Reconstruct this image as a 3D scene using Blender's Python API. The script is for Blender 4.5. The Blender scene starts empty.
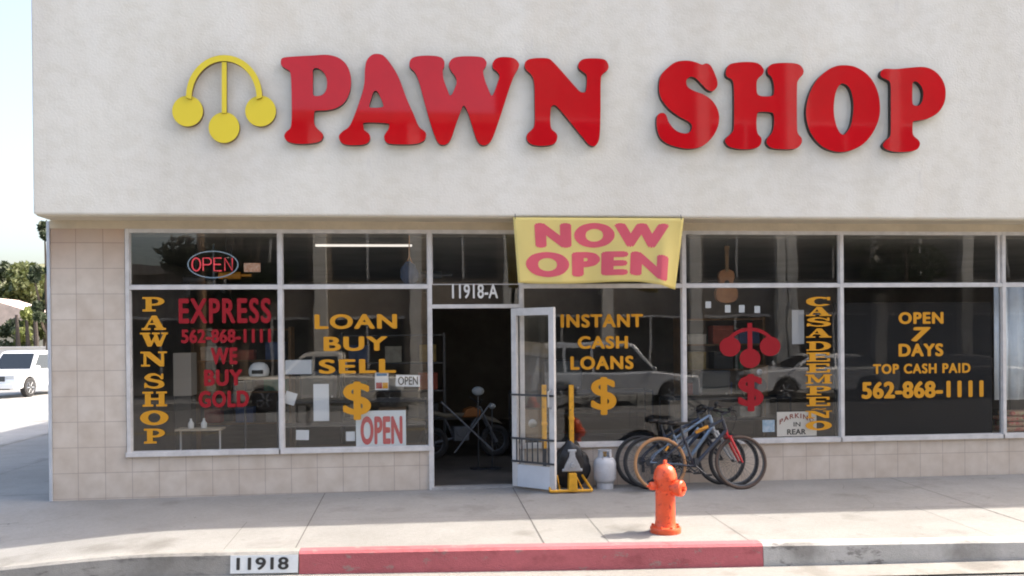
import bpy, bmesh, math, random
from mathutils import Vector, Matrix
random.seed(7)
R = math.radians
sc = bpy.context.scene
COL = sc.collection

# ------------------------------------------------------------------ camera model
F_PX, YAW, ROLL, PITCH, HOR = 900.0, 0.1034, -0.0090, -0.0052, 343.0
CAM = Vector((0, -11, 1.836))
fw = Vector((math.sin(YAW)*math.cos(PITCH), math.cos(YAW)*math.cos(PITCH), math.sin(PITCH)))
rt = Vector((math.cos(YAW), -math.sin(YAW), 0)); up = rt.cross(fw)
rt2 = rt*math.cos(ROLL) + up*math.sin(ROLL); up2 = -rt*math.sin(ROLL) + up*math.cos(ROLL)

def W(px, py, y=0.0):
    """photo position -> point on the vertical plane at depth y"""
    d = fw + rt2*((px-512)/F_PX) - up2*((py-HOR)/F_PX)
    return CAM + d*((y-CAM.y)/d.y)
def X(px, y=0.0, py=345): return W(px, py, y).x
def Z(py, px=512, y=0.0): return W(px, py, y).z
def rise(x): return .055*sstep(2, 8, x)
def sstep(a, b, t):
    t = max(0, min(1, (t-a)/(b-a))); return t*t*(3-2*t)
def gz(x, y):
    z = 0.0039*max(-8, min(1, x))
    if y < 0: z -= 0.022*min(2.7, -y)
    z -= 0.17*sstep(-2.2, -5.0, x)*sstep(-0.15, -1.7, y)
    return z
def G(px, py):
    d = fw + rt2*((px-512)/F_PX) - up2*((py-HOR)/F_PX)
    z = 0
    for _ in range(8):
        p = CAM + d*((z-CAM.z)/d.z); z = gz(p.x, p.y)
    return p

# ------------------------------------------------------------------ materials
MATS = {}
def mat(name, col, rough=.6, metal=0, var=0.0, vscale=3.0, bump=0.0, bscale=60, emit=None, estr=0, spec=.5, coat=0, col2=None, trans=0):
    if name in MATS: return MATS[name]
    m = bpy.data.materials.new(name); m.use_nodes = True
    nt = m.node_tree; N = nt.nodes; L = nt.links; b = N['Principled BSDF']
    b.inputs['Base Color'].default_value = (*col, 1)
    b.inputs['Roughness'].default_value = rough; b.inputs['Metallic'].default_value = metal
    b.inputs['Specular IOR Level'].default_value = spec; b.inputs['Coat Weight'].default_value = coat
    if coat: b.inputs['Coat Roughness'].default_value = .03
    tc = N.new('ShaderNodeTexCoord')
    if var or col2:
        n = N.new('ShaderNodeTexNoise'); n.inputs['Scale'].default_value = vscale; n.inputs['Detail'].default_value = 8
        n.inputs['Roughness'].default_value = .62
        L.new(tc.outputs['Object'], n.inputs['Vector'])
        r = N.new('ShaderNodeValToRGB'); r.color_ramp.elements[0].position = .33; r.color_ramp.elements[1].position = .68
        c2 = col2 or tuple(min(1, c*(1+var)) for c in col)
        c1 = tuple(c*(1-var) for c in col) if not col2 else col
        r.color_ramp.elements[0].color = (*c1, 1); r.color_ramp.elements[1].color = (*c2, 1)
        L.new(n.outputs['Fac'], r.inputs['Fac']); L.new(r.outputs['Color'], b.inputs['Base Color'])
    if bump:
        n2 = N.new('ShaderNodeTexNoise'); n2.inputs['Scale'].default_value = bscale; n2.inputs['Detail'].default_value = 6
        L.new(tc.outputs['Object'], n2.inputs['Vector'])
        bp = N.new('ShaderNodeBump'); bp.inputs['Strength'].default_value = bump; bp.inputs['Distance'].default_value = .02
        L.new(n2.outputs['Fac'], bp.inputs['Height']); L.new(bp.outputs['Normal'], b.inputs['Normal'])
    if emit:
        b.inputs['Emission Color'].default_value = (*emit, 1); b.inputs['Emission Strength'].default_value = estr
    if trans:
        t = N.new('ShaderNodeBsdfTranslucent'); mx = N.new('ShaderNodeMixShader'); mx.inputs[0].default_value = trans
        t.inputs['Color'].default_value = (*col, 1)
        L.new(b.outputs[0], mx.inputs[1]); L.new(t.outputs[0], mx.inputs[2]); L.new(mx.outputs[0], N['Material Output'].inputs['Surface'])
    MATS[name] = m; return m

def glass_mat(name='window_glass', ior=1.8, tint=(.93, .945, .94), dirt=.014):
    m = bpy.data.materials.new(name); m.use_nodes = True
    nt = m.node_tree; N = nt.nodes; L = nt.links; N.clear()
    out = N.new('ShaderNodeOutputMaterial'); t = N.new('ShaderNodeBsdfTransparent'); t.inputs[0].default_value = (*tint, 1)
    g = N.new('ShaderNodeBsdfGlossy'); g.inputs['Roughness'].default_value = .012
    lw = N.new('ShaderNodeLayerWeight'); lw.inputs['Blend'].default_value = .5
    pw = N.new('ShaderNodeMath'); pw.operation = 'POWER'; L.new(lw.outputs['Facing'], pw.inputs[0]); pw.inputs[1].default_value = 5
    fr = N.new('ShaderNodeMapRange'); L.new(pw.outputs[0], fr.inputs[0]); fr.inputs[3].default_value = ((ior-1)/(ior+1))**2; fr.inputs[4].default_value = 1
    tc = N.new('ShaderNodeTexCoord'); no = N.new('ShaderNodeTexNoise'); no.inputs['Scale'].default_value = .9; no.inputs['Detail'].default_value = 2
    L.new(tc.outputs['Object'], no.inputs['Vector'])
    bp = N.new('ShaderNodeBump'); bp.inputs['Strength'].default_value = .09; bp.inputs['Distance'].default_value = .02
    L.new(no.outputs['Fac'], bp.inputs['Height']); L.new(bp.outputs['Normal'], g.inputs['Normal'])
    mx = N.new('ShaderNodeMixShader'); L.new(fr.outputs[0], mx.inputs[0]); L.new(t.outputs[0], mx.inputs[1]); L.new(g.outputs[0], mx.inputs[2])
    df = N.new('ShaderNodeBsdfDiffuse'); df.inputs[0].default_value = (.5, .5, .48, 1)
    n3 = N.new('ShaderNodeTexNoise'); n3.inputs['Scale'].default_value = 2.2; n3.inputs['Detail'].default_value = 9
    L.new(tc.outputs['Object'], n3.inputs['Vector'])
    mr = N.new('ShaderNodeMapRange'); mr.inputs[1].default_value = .4; mr.inputs[2].default_value = .75; mr.inputs[3].default_value = .001; mr.inputs[4].default_value = dirt
    L.new(n3.outputs['Fac'], mr.inputs[0])
    m2 = N.new('ShaderNodeMixShader'); L.new(mr.outputs[0], m2.inputs[0]); L.new(mx.outputs[0], m2.inputs[1]); L.new(df.outputs[0], m2.inputs[2])
    L.new(m2.outputs[0], out.inputs['Surface']); return m

def weather(m, dark, scale=30, lo=.60, hi=.66, amt=.8, stretch=(1, 1, 1)):
    """chips, spots and scuffs laid over whatever colour the material has"""
    N = m.node_tree.nodes; L = m.node_tree.links; b = N['Principled BSDF']; tc = N.new('ShaderNodeTexCoord'); mp = N.new('ShaderNodeMapping')
    mp.inputs['Scale'].default_value = stretch; mp.inputs['Location'].default_value = (scale, lo*10, 3)
    n = N.new('ShaderNodeTexNoise'); n.inputs['Scale'].default_value = scale; n.inputs['Detail'].default_value = 6; n.inputs['Roughness'].default_value = .65
    L.new(tc.outputs['Object'], mp.inputs[0]); L.new(mp.outputs[0], n.inputs['Vector'])
    mr = N.new('ShaderNodeMapRange'); mr.inputs[1].default_value = lo; mr.inputs[2].default_value = hi; mr.inputs[4].default_value = amt; L.new(n.outputs['Fac'], mr.inputs[0])
    x = N.new('ShaderNodeMix'); x.data_type = 'RGBA'; L.new(mr.outputs[0], x.inputs[0]); x.inputs[7].default_value = (*dark, 1)
    ip = b.inputs['Base Color']
    if ip.is_linked: L.new(ip.links[0].from_socket, x.inputs[6])
    else: x.inputs[6].default_value = ip.default_value
    L.new(x.outputs[2], ip); return m
def gum(m, scale=3.0, r0=.055, dark=(.07, .065, .06)):
    N = m.node_tree.nodes; L = m.node_tree.links; b = N['Principled BSDF']; tc = N.new('ShaderNodeTexCoord')
    v = N.new('ShaderNodeTexVoronoi'); v.inputs['Scale'].default_value = scale; L.new(tc.outputs['Object'], v.inputs['Vector'])
    sp = N.new('ShaderNodeSeparateColor'); L.new(v.outputs['Color'], sp.inputs[0])
    sz = N.new('ShaderNodeMath'); sz.operation = 'MULTIPLY'; sz.inputs[1].default_value = r0; L.new(sp.outputs[0], sz.inputs[0])
    lt = N.new('ShaderNodeMath'); lt.operation = 'LESS_THAN'; L.new(v.outputs['Distance'], lt.inputs[0]); L.new(sz.outputs[0], lt.inputs[1])
    am = N.new('ShaderNodeMath'); am.operation = 'MULTIPLY'; am.inputs[1].default_value = .55; L.new(lt.outputs[0], am.inputs[0])
    x = N.new('ShaderNodeMix'); x.data_type = 'RGBA'; L.new(am.outputs[0], x.inputs[0]); x.inputs[7].default_value = (*dark, 1)
    L.new(b.inputs['Base Color'].links[0].from_socket, x.inputs[6]); L.new(x.outputs[2], b.inputs['Base Color']); return m
def stucco_mat():
    m = mat('fascia_stucco', (.60, .592, .56), .9, bump=.22, bscale=38)
    N = m.node_tree.nodes; L = m.node_tree.links; b = N['Principled BSDF']
    tc = N.new('ShaderNodeTexCoord')
    def noise(scale, vec_scale=(1, 1, 1), det=8):
        mp = N.new('ShaderNodeMapping'); mp.inputs['Scale'].default_value = vec_scale
        n = N.new('ShaderNodeTexNoise'); n.inputs['Scale'].default_value = scale; n.inputs['Detail'].default_value = det
        L.new(tc.outputs['Object'], mp.inputs[0]); L.new(mp.outputs[0], n.inputs['Vector']); return n
    def ramp(n, a, b_, c1, c2):
        r = N.new('ShaderNodeValToRGB'); r.color_ramp.elements[0].position = a; r.color_ramp.elements[1].position = b_
        r.color_ramp.elements[0].color = (*c1, 1); r.color_ramp.elements[1].color = (*c2, 1)
        L.new(n.outputs['Fac'], r.inputs['Fac']); return r
    def mul(a, b_):
        x = N.new('ShaderNodeMix'); x.data_type = 'RGBA'; x.blend_type = 'MULTIPLY'; x.inputs[0].default_value = 1
        L.new(a, x.inputs[6]); L.new(b_, x.inputs[7]); return x.outputs[2]
    a = ramp(noise(.55), .3, .7, (.735, .71, .65), (.80, .78, .705))
    s = ramp(noise(1.6, (1, 1, .18)), .35, .6, (.93, .92, .90), (1, 1, 1))       # rain streaks
    p = ramp(noise(6, (1, 1, 1.4), 12), .36, .55, (.95, .945, .93), (1, 1, 1))    # patchy wear
    L.new(mul(mul(a.outputs[0], s.outputs[0]), p.outputs[0]), b.inputs['Base Color'])
    weather(m, (.70, .63, .52), 1.1, .52, .68, .30, (1, 1, .5)); weather(m, (.60, .575, .54), 5, .63, .70, .35, (1, 1, .25)); return m

def tile_mat():
    m = mat('beige_wall_tile', (.5, .44, .38), .45)
    N = m.node_tree.nodes; L = m.node_tree.links; b = N['Principled BSDF']
    tc = N.new('ShaderNodeTexCoord'); mp = N.new('ShaderNodeMapping')
    mp.inputs['Rotation'].default_value = (R(90), 0, 0)
    sep = N.new('ShaderNodeSeparateXYZ'); cmb = N.new('ShaderNodeCombineXYZ'); add = N.new('ShaderNodeMath'); add.operation = 'ADD'
    L.new(tc.outputs['Object'], sep.inputs[0]); L.new(sep.outputs['X'], add.inputs[0]); L.new(sep.outputs['Y'], add.inputs[1])
    L.new(add.outputs[0], cmb.inputs[0]); L.new(sep.outputs['Z'], cmb.inputs[1])
    br = N.new('ShaderNodeTexBrick'); br.offset = 0; br.inputs['Scale'].default_value = 1
    br.inputs['Brick Width'].default_value = .306; br.inputs['Row Height'].default_value = .3
    br.inputs['Mortar Size'].default_value = .0045; br.inputs['Mortar Smooth'].default_value = .3
    br.inputs['Color1'].default_value = (.62, .54, .46, 1); br.inputs['Color2'].default_value = (.66, .585, .505, 1); br.inputs['Mortar'].default_value = (.44, .37, .325, 1)
    L.new(cmb.outputs[0], br.inputs['Vector'])
    n = N.new('ShaderNodeTexNoise'); n.inputs['Scale'].default_value = 5; n.inputs['Detail'].default_value = 10; L.new(tc.outputs['Object'], n.inputs['Vector'])
    r = N.new('ShaderNodeValToRGB'); r.color_ramp.elements[0].position = .3; r.color_ramp.elements[1].position = .65
    r.color_ramp.elements[0].color = (.84, .81, .78, 1); r.color_ramp.elements[1].color = (1, 1, 1, 1); L.new(n.outputs['Fac'], r.inputs['Fac'])
    x = N.new('ShaderNodeMix'); x.data_type = 'RGBA'; x.blend_type = 'MULTIPLY'; x.inputs[0].default_value = 1
    L.new(br.outputs['Color'], x.inputs[6]); L.new(r.outputs[0], x.inputs[7])
    # rusty stains high on the pier: noise masked by height
    n2 = N.new('ShaderNodeTexNoise'); n2.inputs['Scale'].default_value = 2.5; n2.inputs['Detail'].default_value = 9; L.new(tc.outputs['Object'], n2.inputs['Vector'])
    mr = N.new('ShaderNodeMapRange'); mr.inputs[1].default_value = 2.45; mr.inputs[2].default_value = 3.15; L.new(sep.outputs['Z'], mr.inputs[0])
    mm = N.new('ShaderNodeMath'); mm.operation = 'MULTIPLY'; L.new(mr.outputs[0], mm.inputs[0]); L.new(n2.outputs['Fac'], mm.inputs[1])
    y = N.new('ShaderNodeMix'); y.data_type = 'RGBA'; y.blend_type = 'MULTIPLY'; L.new(mm.outputs[0], y.inputs[0])
    y.inputs[7].default_value = (.66, .42, .26, 1); L.new(x.outputs[2], y.inputs[6])
    L.new(y.outputs[2], b.inputs['Base Color'])
    bp = N.new('ShaderNodeBump'); bp.inputs['Strength'].default_value = .4; bp.inputs['Distance'].default_value = .004; bp.invert = True
    L.new(br.outputs['Fac'], bp.inputs['Height']); L.new(bp.outputs['Normal'], b.inputs['Normal'])
    return m

def concrete_mat(name, c, lo=.82, stain=.7):
    m = mat(name, c, .85, bump=.35, bscale=90)
    N = m.node_tree.nodes; L = m.node_tree.links; b = N['Principled BSDF']; tc = N.new('ShaderNodeTexCoord')
    prev = None
    for sc_, a, bb, k in ((.45, .35, .65, lo), (2.7, .3, .6, (lo+1)/2), (24, .3, .62, .9), (1.1, .60, .70, None), (140, .25, .4, .8)):
        n = N.new('ShaderNodeTexNoise'); n.inputs['Scale'].default_value = sc_; n.inputs['Detail'].default_value = 8; L.new(tc.outputs['Object'], n.inputs['Vector'])
        r = N.new('ShaderNodeValToRGB'); r.color_ramp.elements[0].position = a; r.color_ramp.elements[1].position = bb
        if k is None:
            r.color_ramp.elements[0].color = (1, 1, 1, 1); r.color_ramp.elements[1].color = (stain, stain*.98, stain*.95, 1)
        else:
            r.color_ramp.elements[0].color = (k, k, k*.99, 1); r.color_ramp.elements[1].color = (1, 1, 1, 1)
        L.new(n.outputs['Fac'], r.inputs['Fac'])
        x = N.new('ShaderNodeMix'); x.data_type = 'RGBA'; x.blend_type = 'MULTIPLY'; x.inputs[0].default_value = 1
        if prev is None: x.inputs[6].default_value = (*c, 1)
        else: L.new(prev, x.inputs[6])
        L.new(r.outputs[0], x.inputs[7]); prev = x.outputs[2]
    L.new(prev, b.inputs['Base Color']); return m

M_GLASS = glass_mat(); M_GLASSLOW = glass_mat('low_reflection_glass', 1.3, (.85, .86, .86), .006)  # second glass: reflection weakened and tint darkened so the hours window reads black
M_STUC = stucco_mat(); M_TILE = tile_mat()
M_WALK = concrete_mat('sidewalk_concrete', (.30, .294, .284))
M_CURB = concrete_mat('curb_concrete', (.38, .37, .35), .6, .6)
M_CURBW = concrete_mat('whitewashed_curb', (.56, .555, .54), .75, .6)
M_GUT = concrete_mat('gutter_concrete', (.30, .29, .275))
M_ASPH = concrete_mat('asphalt', (.195, .19, .188), .8)
M_ASPH2 = concrete_mat('side_street_asphalt', (.33, .33, .33), .85)
M_RED_CURB = concrete_mat('faded_red_curb_paint', (.56, .15, .17), .78, .62)
gum(M_WALK); gum(M_WALK, 7, .05); weather(M_WALK, (.16, .15, .14), .9, .60, .68, .45); weather(M_WALK, (.13, .12, .11), 3.2, .64, .70, .4)
weather(M_CURB, (.10, .095, .09), 4, .56, .66, .6, (1, 1, 3)); weather(M_CURBW, (.14, .13, .12), 2.6, .60, .66, .75, (1, 1, 2.5)); weather(M_CURBW, (.16, .15, .14), 16, .62, .68, .5, (.5, 1, 1))
weather(M_RED_CURB, (.30, .22, .20), 11, .60, .66, .75, (.6, 1, 1)); weather(M_RED_CURB, (.22, .05, .055), 2.5, .55, .68, .5, (1, 1, 2))
weather(M_GUT, (.16, .15, .13), 3, .55, .65, .5)
M_JOINT = mat('joint_dirt', (.10, .095, .09), .95)
M_ALU = mat('painted_aluminium', (.60, .585, .575), .45, var=.12, vscale=7)
M_TRIM = mat('zinc_trim', (.52, .56, .62), .4, metal=.3, var=.1, vscale=4)
M_LINTEL = mat('cream_lintel_paint', (.56, .49, .37), .8, var=.10, vscale=3, bump=.2, bscale=30)
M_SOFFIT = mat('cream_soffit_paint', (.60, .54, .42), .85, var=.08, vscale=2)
M_RED = mat('red_acrylic', (.54, .004, .010), .04, var=.06, vscale=2, spec=.42)
M_BLK = mat('black_return', (.02, .018, .016), .5)
M_YEL = mat('yellow_acrylic', (.78, .62, .03), .4)
M_YELB = mat('brown_return', (.16, .10, .02), .5)
M_VRED = mat('red_vinyl', (.30, .008, .016), .5, spec=.25)
M_VYEL = mat('yellow_vinyl', (.62, .29, .02), .5, spec=.25)
M_WHITE = mat('white_paint', (.72, .72, .70), .6, var=.05)
M_PAPER = mat('white_paper', (.62, .64, .66), .8)
M_BLACKT = mat('black_vinyl', (.03, .03, .03), .5)
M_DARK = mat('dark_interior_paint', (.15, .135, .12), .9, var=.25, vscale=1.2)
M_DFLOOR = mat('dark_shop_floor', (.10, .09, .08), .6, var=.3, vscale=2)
M_RUB = mat('tyre_rubber', (.025, .025, .027), .8)
M_STEEL = mat('bare_steel', (.5, .52, .55), .3, metal=.9)
M_DSTEEL = mat('dark_metal', (.06, .065, .075), .4, metal=.5)
M_SILV = mat('silver_blue_paint', (.24, .31, .40), .3, metal=.4, var=.1); M_RIM = mat('grey_rim', (.12, .125, .13), .4, metal=.5)

# ------------------------------------------------------------------ mesh helpers
class MB:
    def __init__(s): s.bm = bmesh.new(); s.mi = 0
    def _f(s, vs):
        try:
            f = s.bm.faces.new(vs); f.material_index = s.mi; return f
        except ValueError: return None
    def box(s, x0, x1, y0, y1, z0, z1):
        v = [s.bm.verts.new((x, y, z)) for x in (x0, x1) for y in (y0, y1) for z in (z0, z1)]
        for q in ((0, 1, 3, 2), (4, 6, 7, 5), (0, 4, 5, 1), (2, 3, 7, 6), (0, 2, 6, 4), (1, 5, 7, 3)): s._f([v[i] for i in q])
        return s
    def obox(s, c, sx, sy, sz, rot=None):
        m = rot or Matrix.Identity(3); c = Vector(c)
        v = [s.bm.verts.new(c + m @ Vector((x*sx/2, y*sy/2, z*sz/2))) for x in (-1, 1) for y in (-1, 1) for z in (-1, 1)]
        for q in ((0, 1, 3, 2), (4, 6, 7, 5), (0, 4, 5, 1), (2, 3, 7, 6), (0, 2, 6, 4), (1, 5, 7, 3)): s._f([v[i] for i in q])
        return s
    def cyl(s, p0, p1, r0, r1=None, n=12, cap=True):
        p0, p1 = Vector(p0), Vector(p1); r1 = r0 if r1 is None else r1
        d = (p1-p0).normalized(); a = d.orthogonal().normalized(); b = d.cross(a)
        A = [s.bm.verts.new(p0 + (a*math.cos(t)+b*math.sin(t))*r0) for t in [2*math.pi*i/n for i in range(n)]]
        B = [s.bm.verts.new(p1 + (a*math.cos(t)+b*math.sin(t))*r1) for t in [2*math.pi*i/n for i in range(n)]]
        for i in range(n): s._f([A[i], A[(i+1) % n], B[(i+1) % n], B[i]])
        if cap: s._f(A[::-1]); s._f(B)
        return s
    def tube(s, pts, r, n=8, closed=False):
        pts = [Vector(p) for p in pts]; rr = r if isinstance(r, (list, tuple)) else [r]*len(pts)
        rings = []; L = len(pts); pa = None
        for i, p in enumerate(pts):
            if closed: d = (pts[(i+1) % L]-pts[i-1]).normalized()
            else: d = (pts[min(i+1, L-1)]-pts[max(i-1, 0)]).normalized()
            if pa is None: a = d.orthogonal().normalized()
            else: a = (pa - d*pa.dot(d)).normalized()
            pa = a; b = d.cross(a)
            rings.append([s.bm.verts.new(p + (a*math.cos(t)+b*math.sin(t))*rr[i]) for t in [2*math.pi*k/n for k in range(n)]])
        for i in range(L if closed else L-1):
            A, B = rings[i], rings[(i+1) % L]
            for k in range(n): s._f([A[k], A[(k+1) % n], B[(k+1) % n], B[k]])
        if not closed: s._f(rings[0][::-1]); s._f(rings[-1])
        return s
    def ring(s, c, axis, R_, r, n=48, m=8):
        c, axis = Vector(c), Vector(axis).normalized(); a = axis.orthogonal().normalized(); b = axis.cross(a)
        return s.tube([c + (a*math.cos(t)+b*math.sin(t))*R_ for t in [2*math.pi*i/n for i in range(n)]], r, m, True)
    def lathe(s, prof, c=(0, 0, 0), axis=(0, 0, 1), n=28):
        c, ax = Vector(c), Vector(axis).normalized(); a = ax.orthogonal().normalized(); b = ax.cross(a); rings = []
        for r, h in prof:
            rings.append([s.bm.verts.new(c + ax*h + (a*math.cos(t)+b*math.sin(t))*max(r, 1e-4)) for t in [2*math.pi*i/n for i in range(n)]])
        for A, B in zip(rings, rings[1:]):
            for k in range(n): s._f([A[k], A[(k+1) % n], B[(k+1) % n], B[k]])
        s._f(rings[0][::-1]); s._f(rings[-1]); return s
    def ball(s, c, rx, ry=None, rz=None, n=16):
        ry = ry or rx; rz = rz or rx; g = bmesh.ops.create_uvsphere(s.bm, u_segments=n, v_segments=max(6, n//2), radius=1)
        for v in g['verts']: v.co = Vector((v.co.x*rx, v.co.y*ry, v.co.z*rz)) + Vector(c)
        for v in g['verts']:
            for f in v.link_faces: f.material_index = s.mi
        return s
    def prism(s, poly, y0, y1, axis='y'):
        """poly of (a,b); axis y: (x,z) extruded along y"""
        def P(a, b, t): return (a, t, b) if axis == 'y' else ((t, a, b) if axis == 'x' else (a, b, t))
        A = [s.bm.verts.new(P(a, b, y0)) for a, b in poly]; B = [s.bm.verts.new(P(a, b, y1)) for a, b in poly]; n = len(poly)
        for i in range(n): s._f([A[i], A[(i+1) % n], B[(i+1) % n], B[i]])
        s._f(A[::-1]); s._f(B); return s
    def quad(s, *p): s._f([s.bm.verts.new(q) for q in p]); return s
    def build(s, name, mats, parent=None, smooth=False, bevel=0, loc=None, rot=None):
        bmesh.ops.recalc_face_normals(s.bm, faces=s.bm.faces)
        me = bpy.data.meshes.new(name); s.bm.to_mesh(me); s.bm.free()
        if not isinstance(mats, (list, tuple)): mats = [mats]
        for m in mats: me.materials.append(m)
        return link(name, me, parent, smooth, bevel, loc, rot)
def link(name, me, parent=None, smooth=False, bevel=0, loc=None, rot=None):
    if smooth:
        for p in me.polygons: p.use_smooth = True
        try: me.set_sharp_from_angle(angle=R(38))
        except Exception: pass
    o = bpy.data.objects.new(name, me); COL.objects.link(o)
    if parent: o.parent = parent
    if loc: o.location = loc
    if rot: o.rotation_euler = rot
    if bevel:
        b = o.modifiers.new('bevel', 'BEVEL'); b.width = bevel; b.segments = 2; b.limit_method = 'ANGLE'
    return o
def tag(o, label=None, cat=None, group=None, kind=None):
    if label: o['label'] = label
    if cat: o['category'] = cat
    if group: o['group'] = group
    if kind: o['kind'] = kind
    return o
def thing(name, label, cat, loc=(0, 0, 0), rz=0, group=None):
    o = bpy.data.objects.new(name, None); COL.objects.link(o); o.location = loc; o.rotation_euler = (0, 0, rz); o.empty_display_size = .2
    return tag(o, label, cat, group)
def struct(o): o['kind'] = 'structure'; return o
def dup(o, parent=None):
    c = o.copy(); COL.objects.link(c)
    if parent: c.parent = parent
    for ch in [k for k in o.children]: dup(ch, c)
    return c

# curve / text helpers --------------------------------------------------------
def catmull(pts, k=5):
    n = len(pts); out = []
    for i in range(n):
        p0, p1, p2, p3 = pts[i-1], pts[i], pts[(i+1) % n], pts[(i+2) % n]
        for j in range(k):
            t = j/k
            out.append(tuple(.5*((2*p1[a]) + (-p0[a]+p2[a])*t + (2*p0[a]-5*p1[a]+4*p2[a]-p3[a])*t*t + (-p0[a]+3*p1[a]-3*p2[a]+p3[a])*t**3) for a in (0, 1)))
    return out
def to_mesh(ob):
    COL.objects.link(ob); dg = bpy.context.evaluated_depsgraph_get(); dg.update()
    me = bpy.data.meshes.new_from_object(ob.evaluated_get(dg)); cu = ob.data
    bpy.data.objects.remove(ob); bpy.data.curves.remove(cu); return me
def outline_mesh(loops, extrude, bevel=0):
    """loops: closed lists of 2D points (even-odd filled) -> mesh in local XY extruded in Z"""
    cu = bpy.data.curves.new('outline', 'CURVE'); cu.dimensions = '2D'; cu.fill_mode = 'BOTH'; cu.extrude = extrude; cu.bevel_depth = bevel; cu.bevel_resolution = 1
    for lp in loops:
        sp = cu.splines.new('POLY'); sp.points.add(len(lp)-1); sp.use_cyclic_u = True
        for i, p in enumerate(lp): sp.points[i].co = (p[0], p[1], 0, 1)
    return to_mesh(bpy.data.objects.new('outline', cu))
def text_mesh(s, bold=.022, extrude=0, spacing=1.0, shear=0):
    me = plain_text(s, spacing + bold*1.2, shear); bm = bmesh.new(); k = 0
    bb = bold*1.15
    for dx, dy in ((0, 0), (bb, 0), (-bb, 0), (0, bb*.7), (0, -bb*.7), (bb*.7, bb*.5), (-bb*.7, -bb*.5), (bb*.7, -bb*.5), (-bb*.7, bb*.5)):
        n0 = len(bm.verts); bm.from_mesh(me); bm.verts.ensure_lookup_table()
        for v in bm.verts[n0:]: v.co.x += dx; v.co.y += dy; v.co.z += k*.00025
        k += 1
    bm.to_mesh(me); bm.free(); return me
def plain_text(s, spacing=1.0, shear=0):
    offset = 0; extrude = 0
    cu = bpy.data.curves.new('text', 'FONT'); cu.body = s; cu.offset = offset; cu.extrude = extrude; cu.space_character = spacing; cu.resolution_u = 6; cu.shear = shear
    return to_mesh(bpy.data.objects.new('text', cu))
def fit(me, x0, z0, x1, z1, y, flip=False):
    """scale mesh in XY to the given XZ box and stand it up facing -Y at depth y"""
    xs = [v.co.x for v in me.vertices]; ys = [v.co.y for v in me.vertices]
    ax, bx, ay, by = min(xs), max(xs), min(ys), max(ys)
    for v in me.vertices:
        u = (v.co.x-ax)/(bx-ax); w = (v.co.y-ay)/(by-ay); d = v.co.z
        v.co = (x0+u*(x1-x0), y-d, z0+w*(z1-z0))
    return me
def lettering(name, s, px0, py0, px1, py1, m, parent, y=-.004, off=.022, label=None, spacing=1.0, shear=0, me=None):
    me = me or text_mesh(s, off, 0, spacing, shear)
    pm = ((px0+px1)/2, (py0+py1)/2)
    x0, x1 = X(px0, y, pm[1]), X(px1, y, pm[1]); z0, z1 = Z(py1, pm[0], y), Z(py0, pm[0], y)
    fit(me, x0, z0, x1, z1, y); me.materials.clear(); me.materials.append(m)
    for p in me.polygons: p.material_index = 0
    o = link(name, me, parent)
    if label: o['label'] = label
    return o

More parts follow.
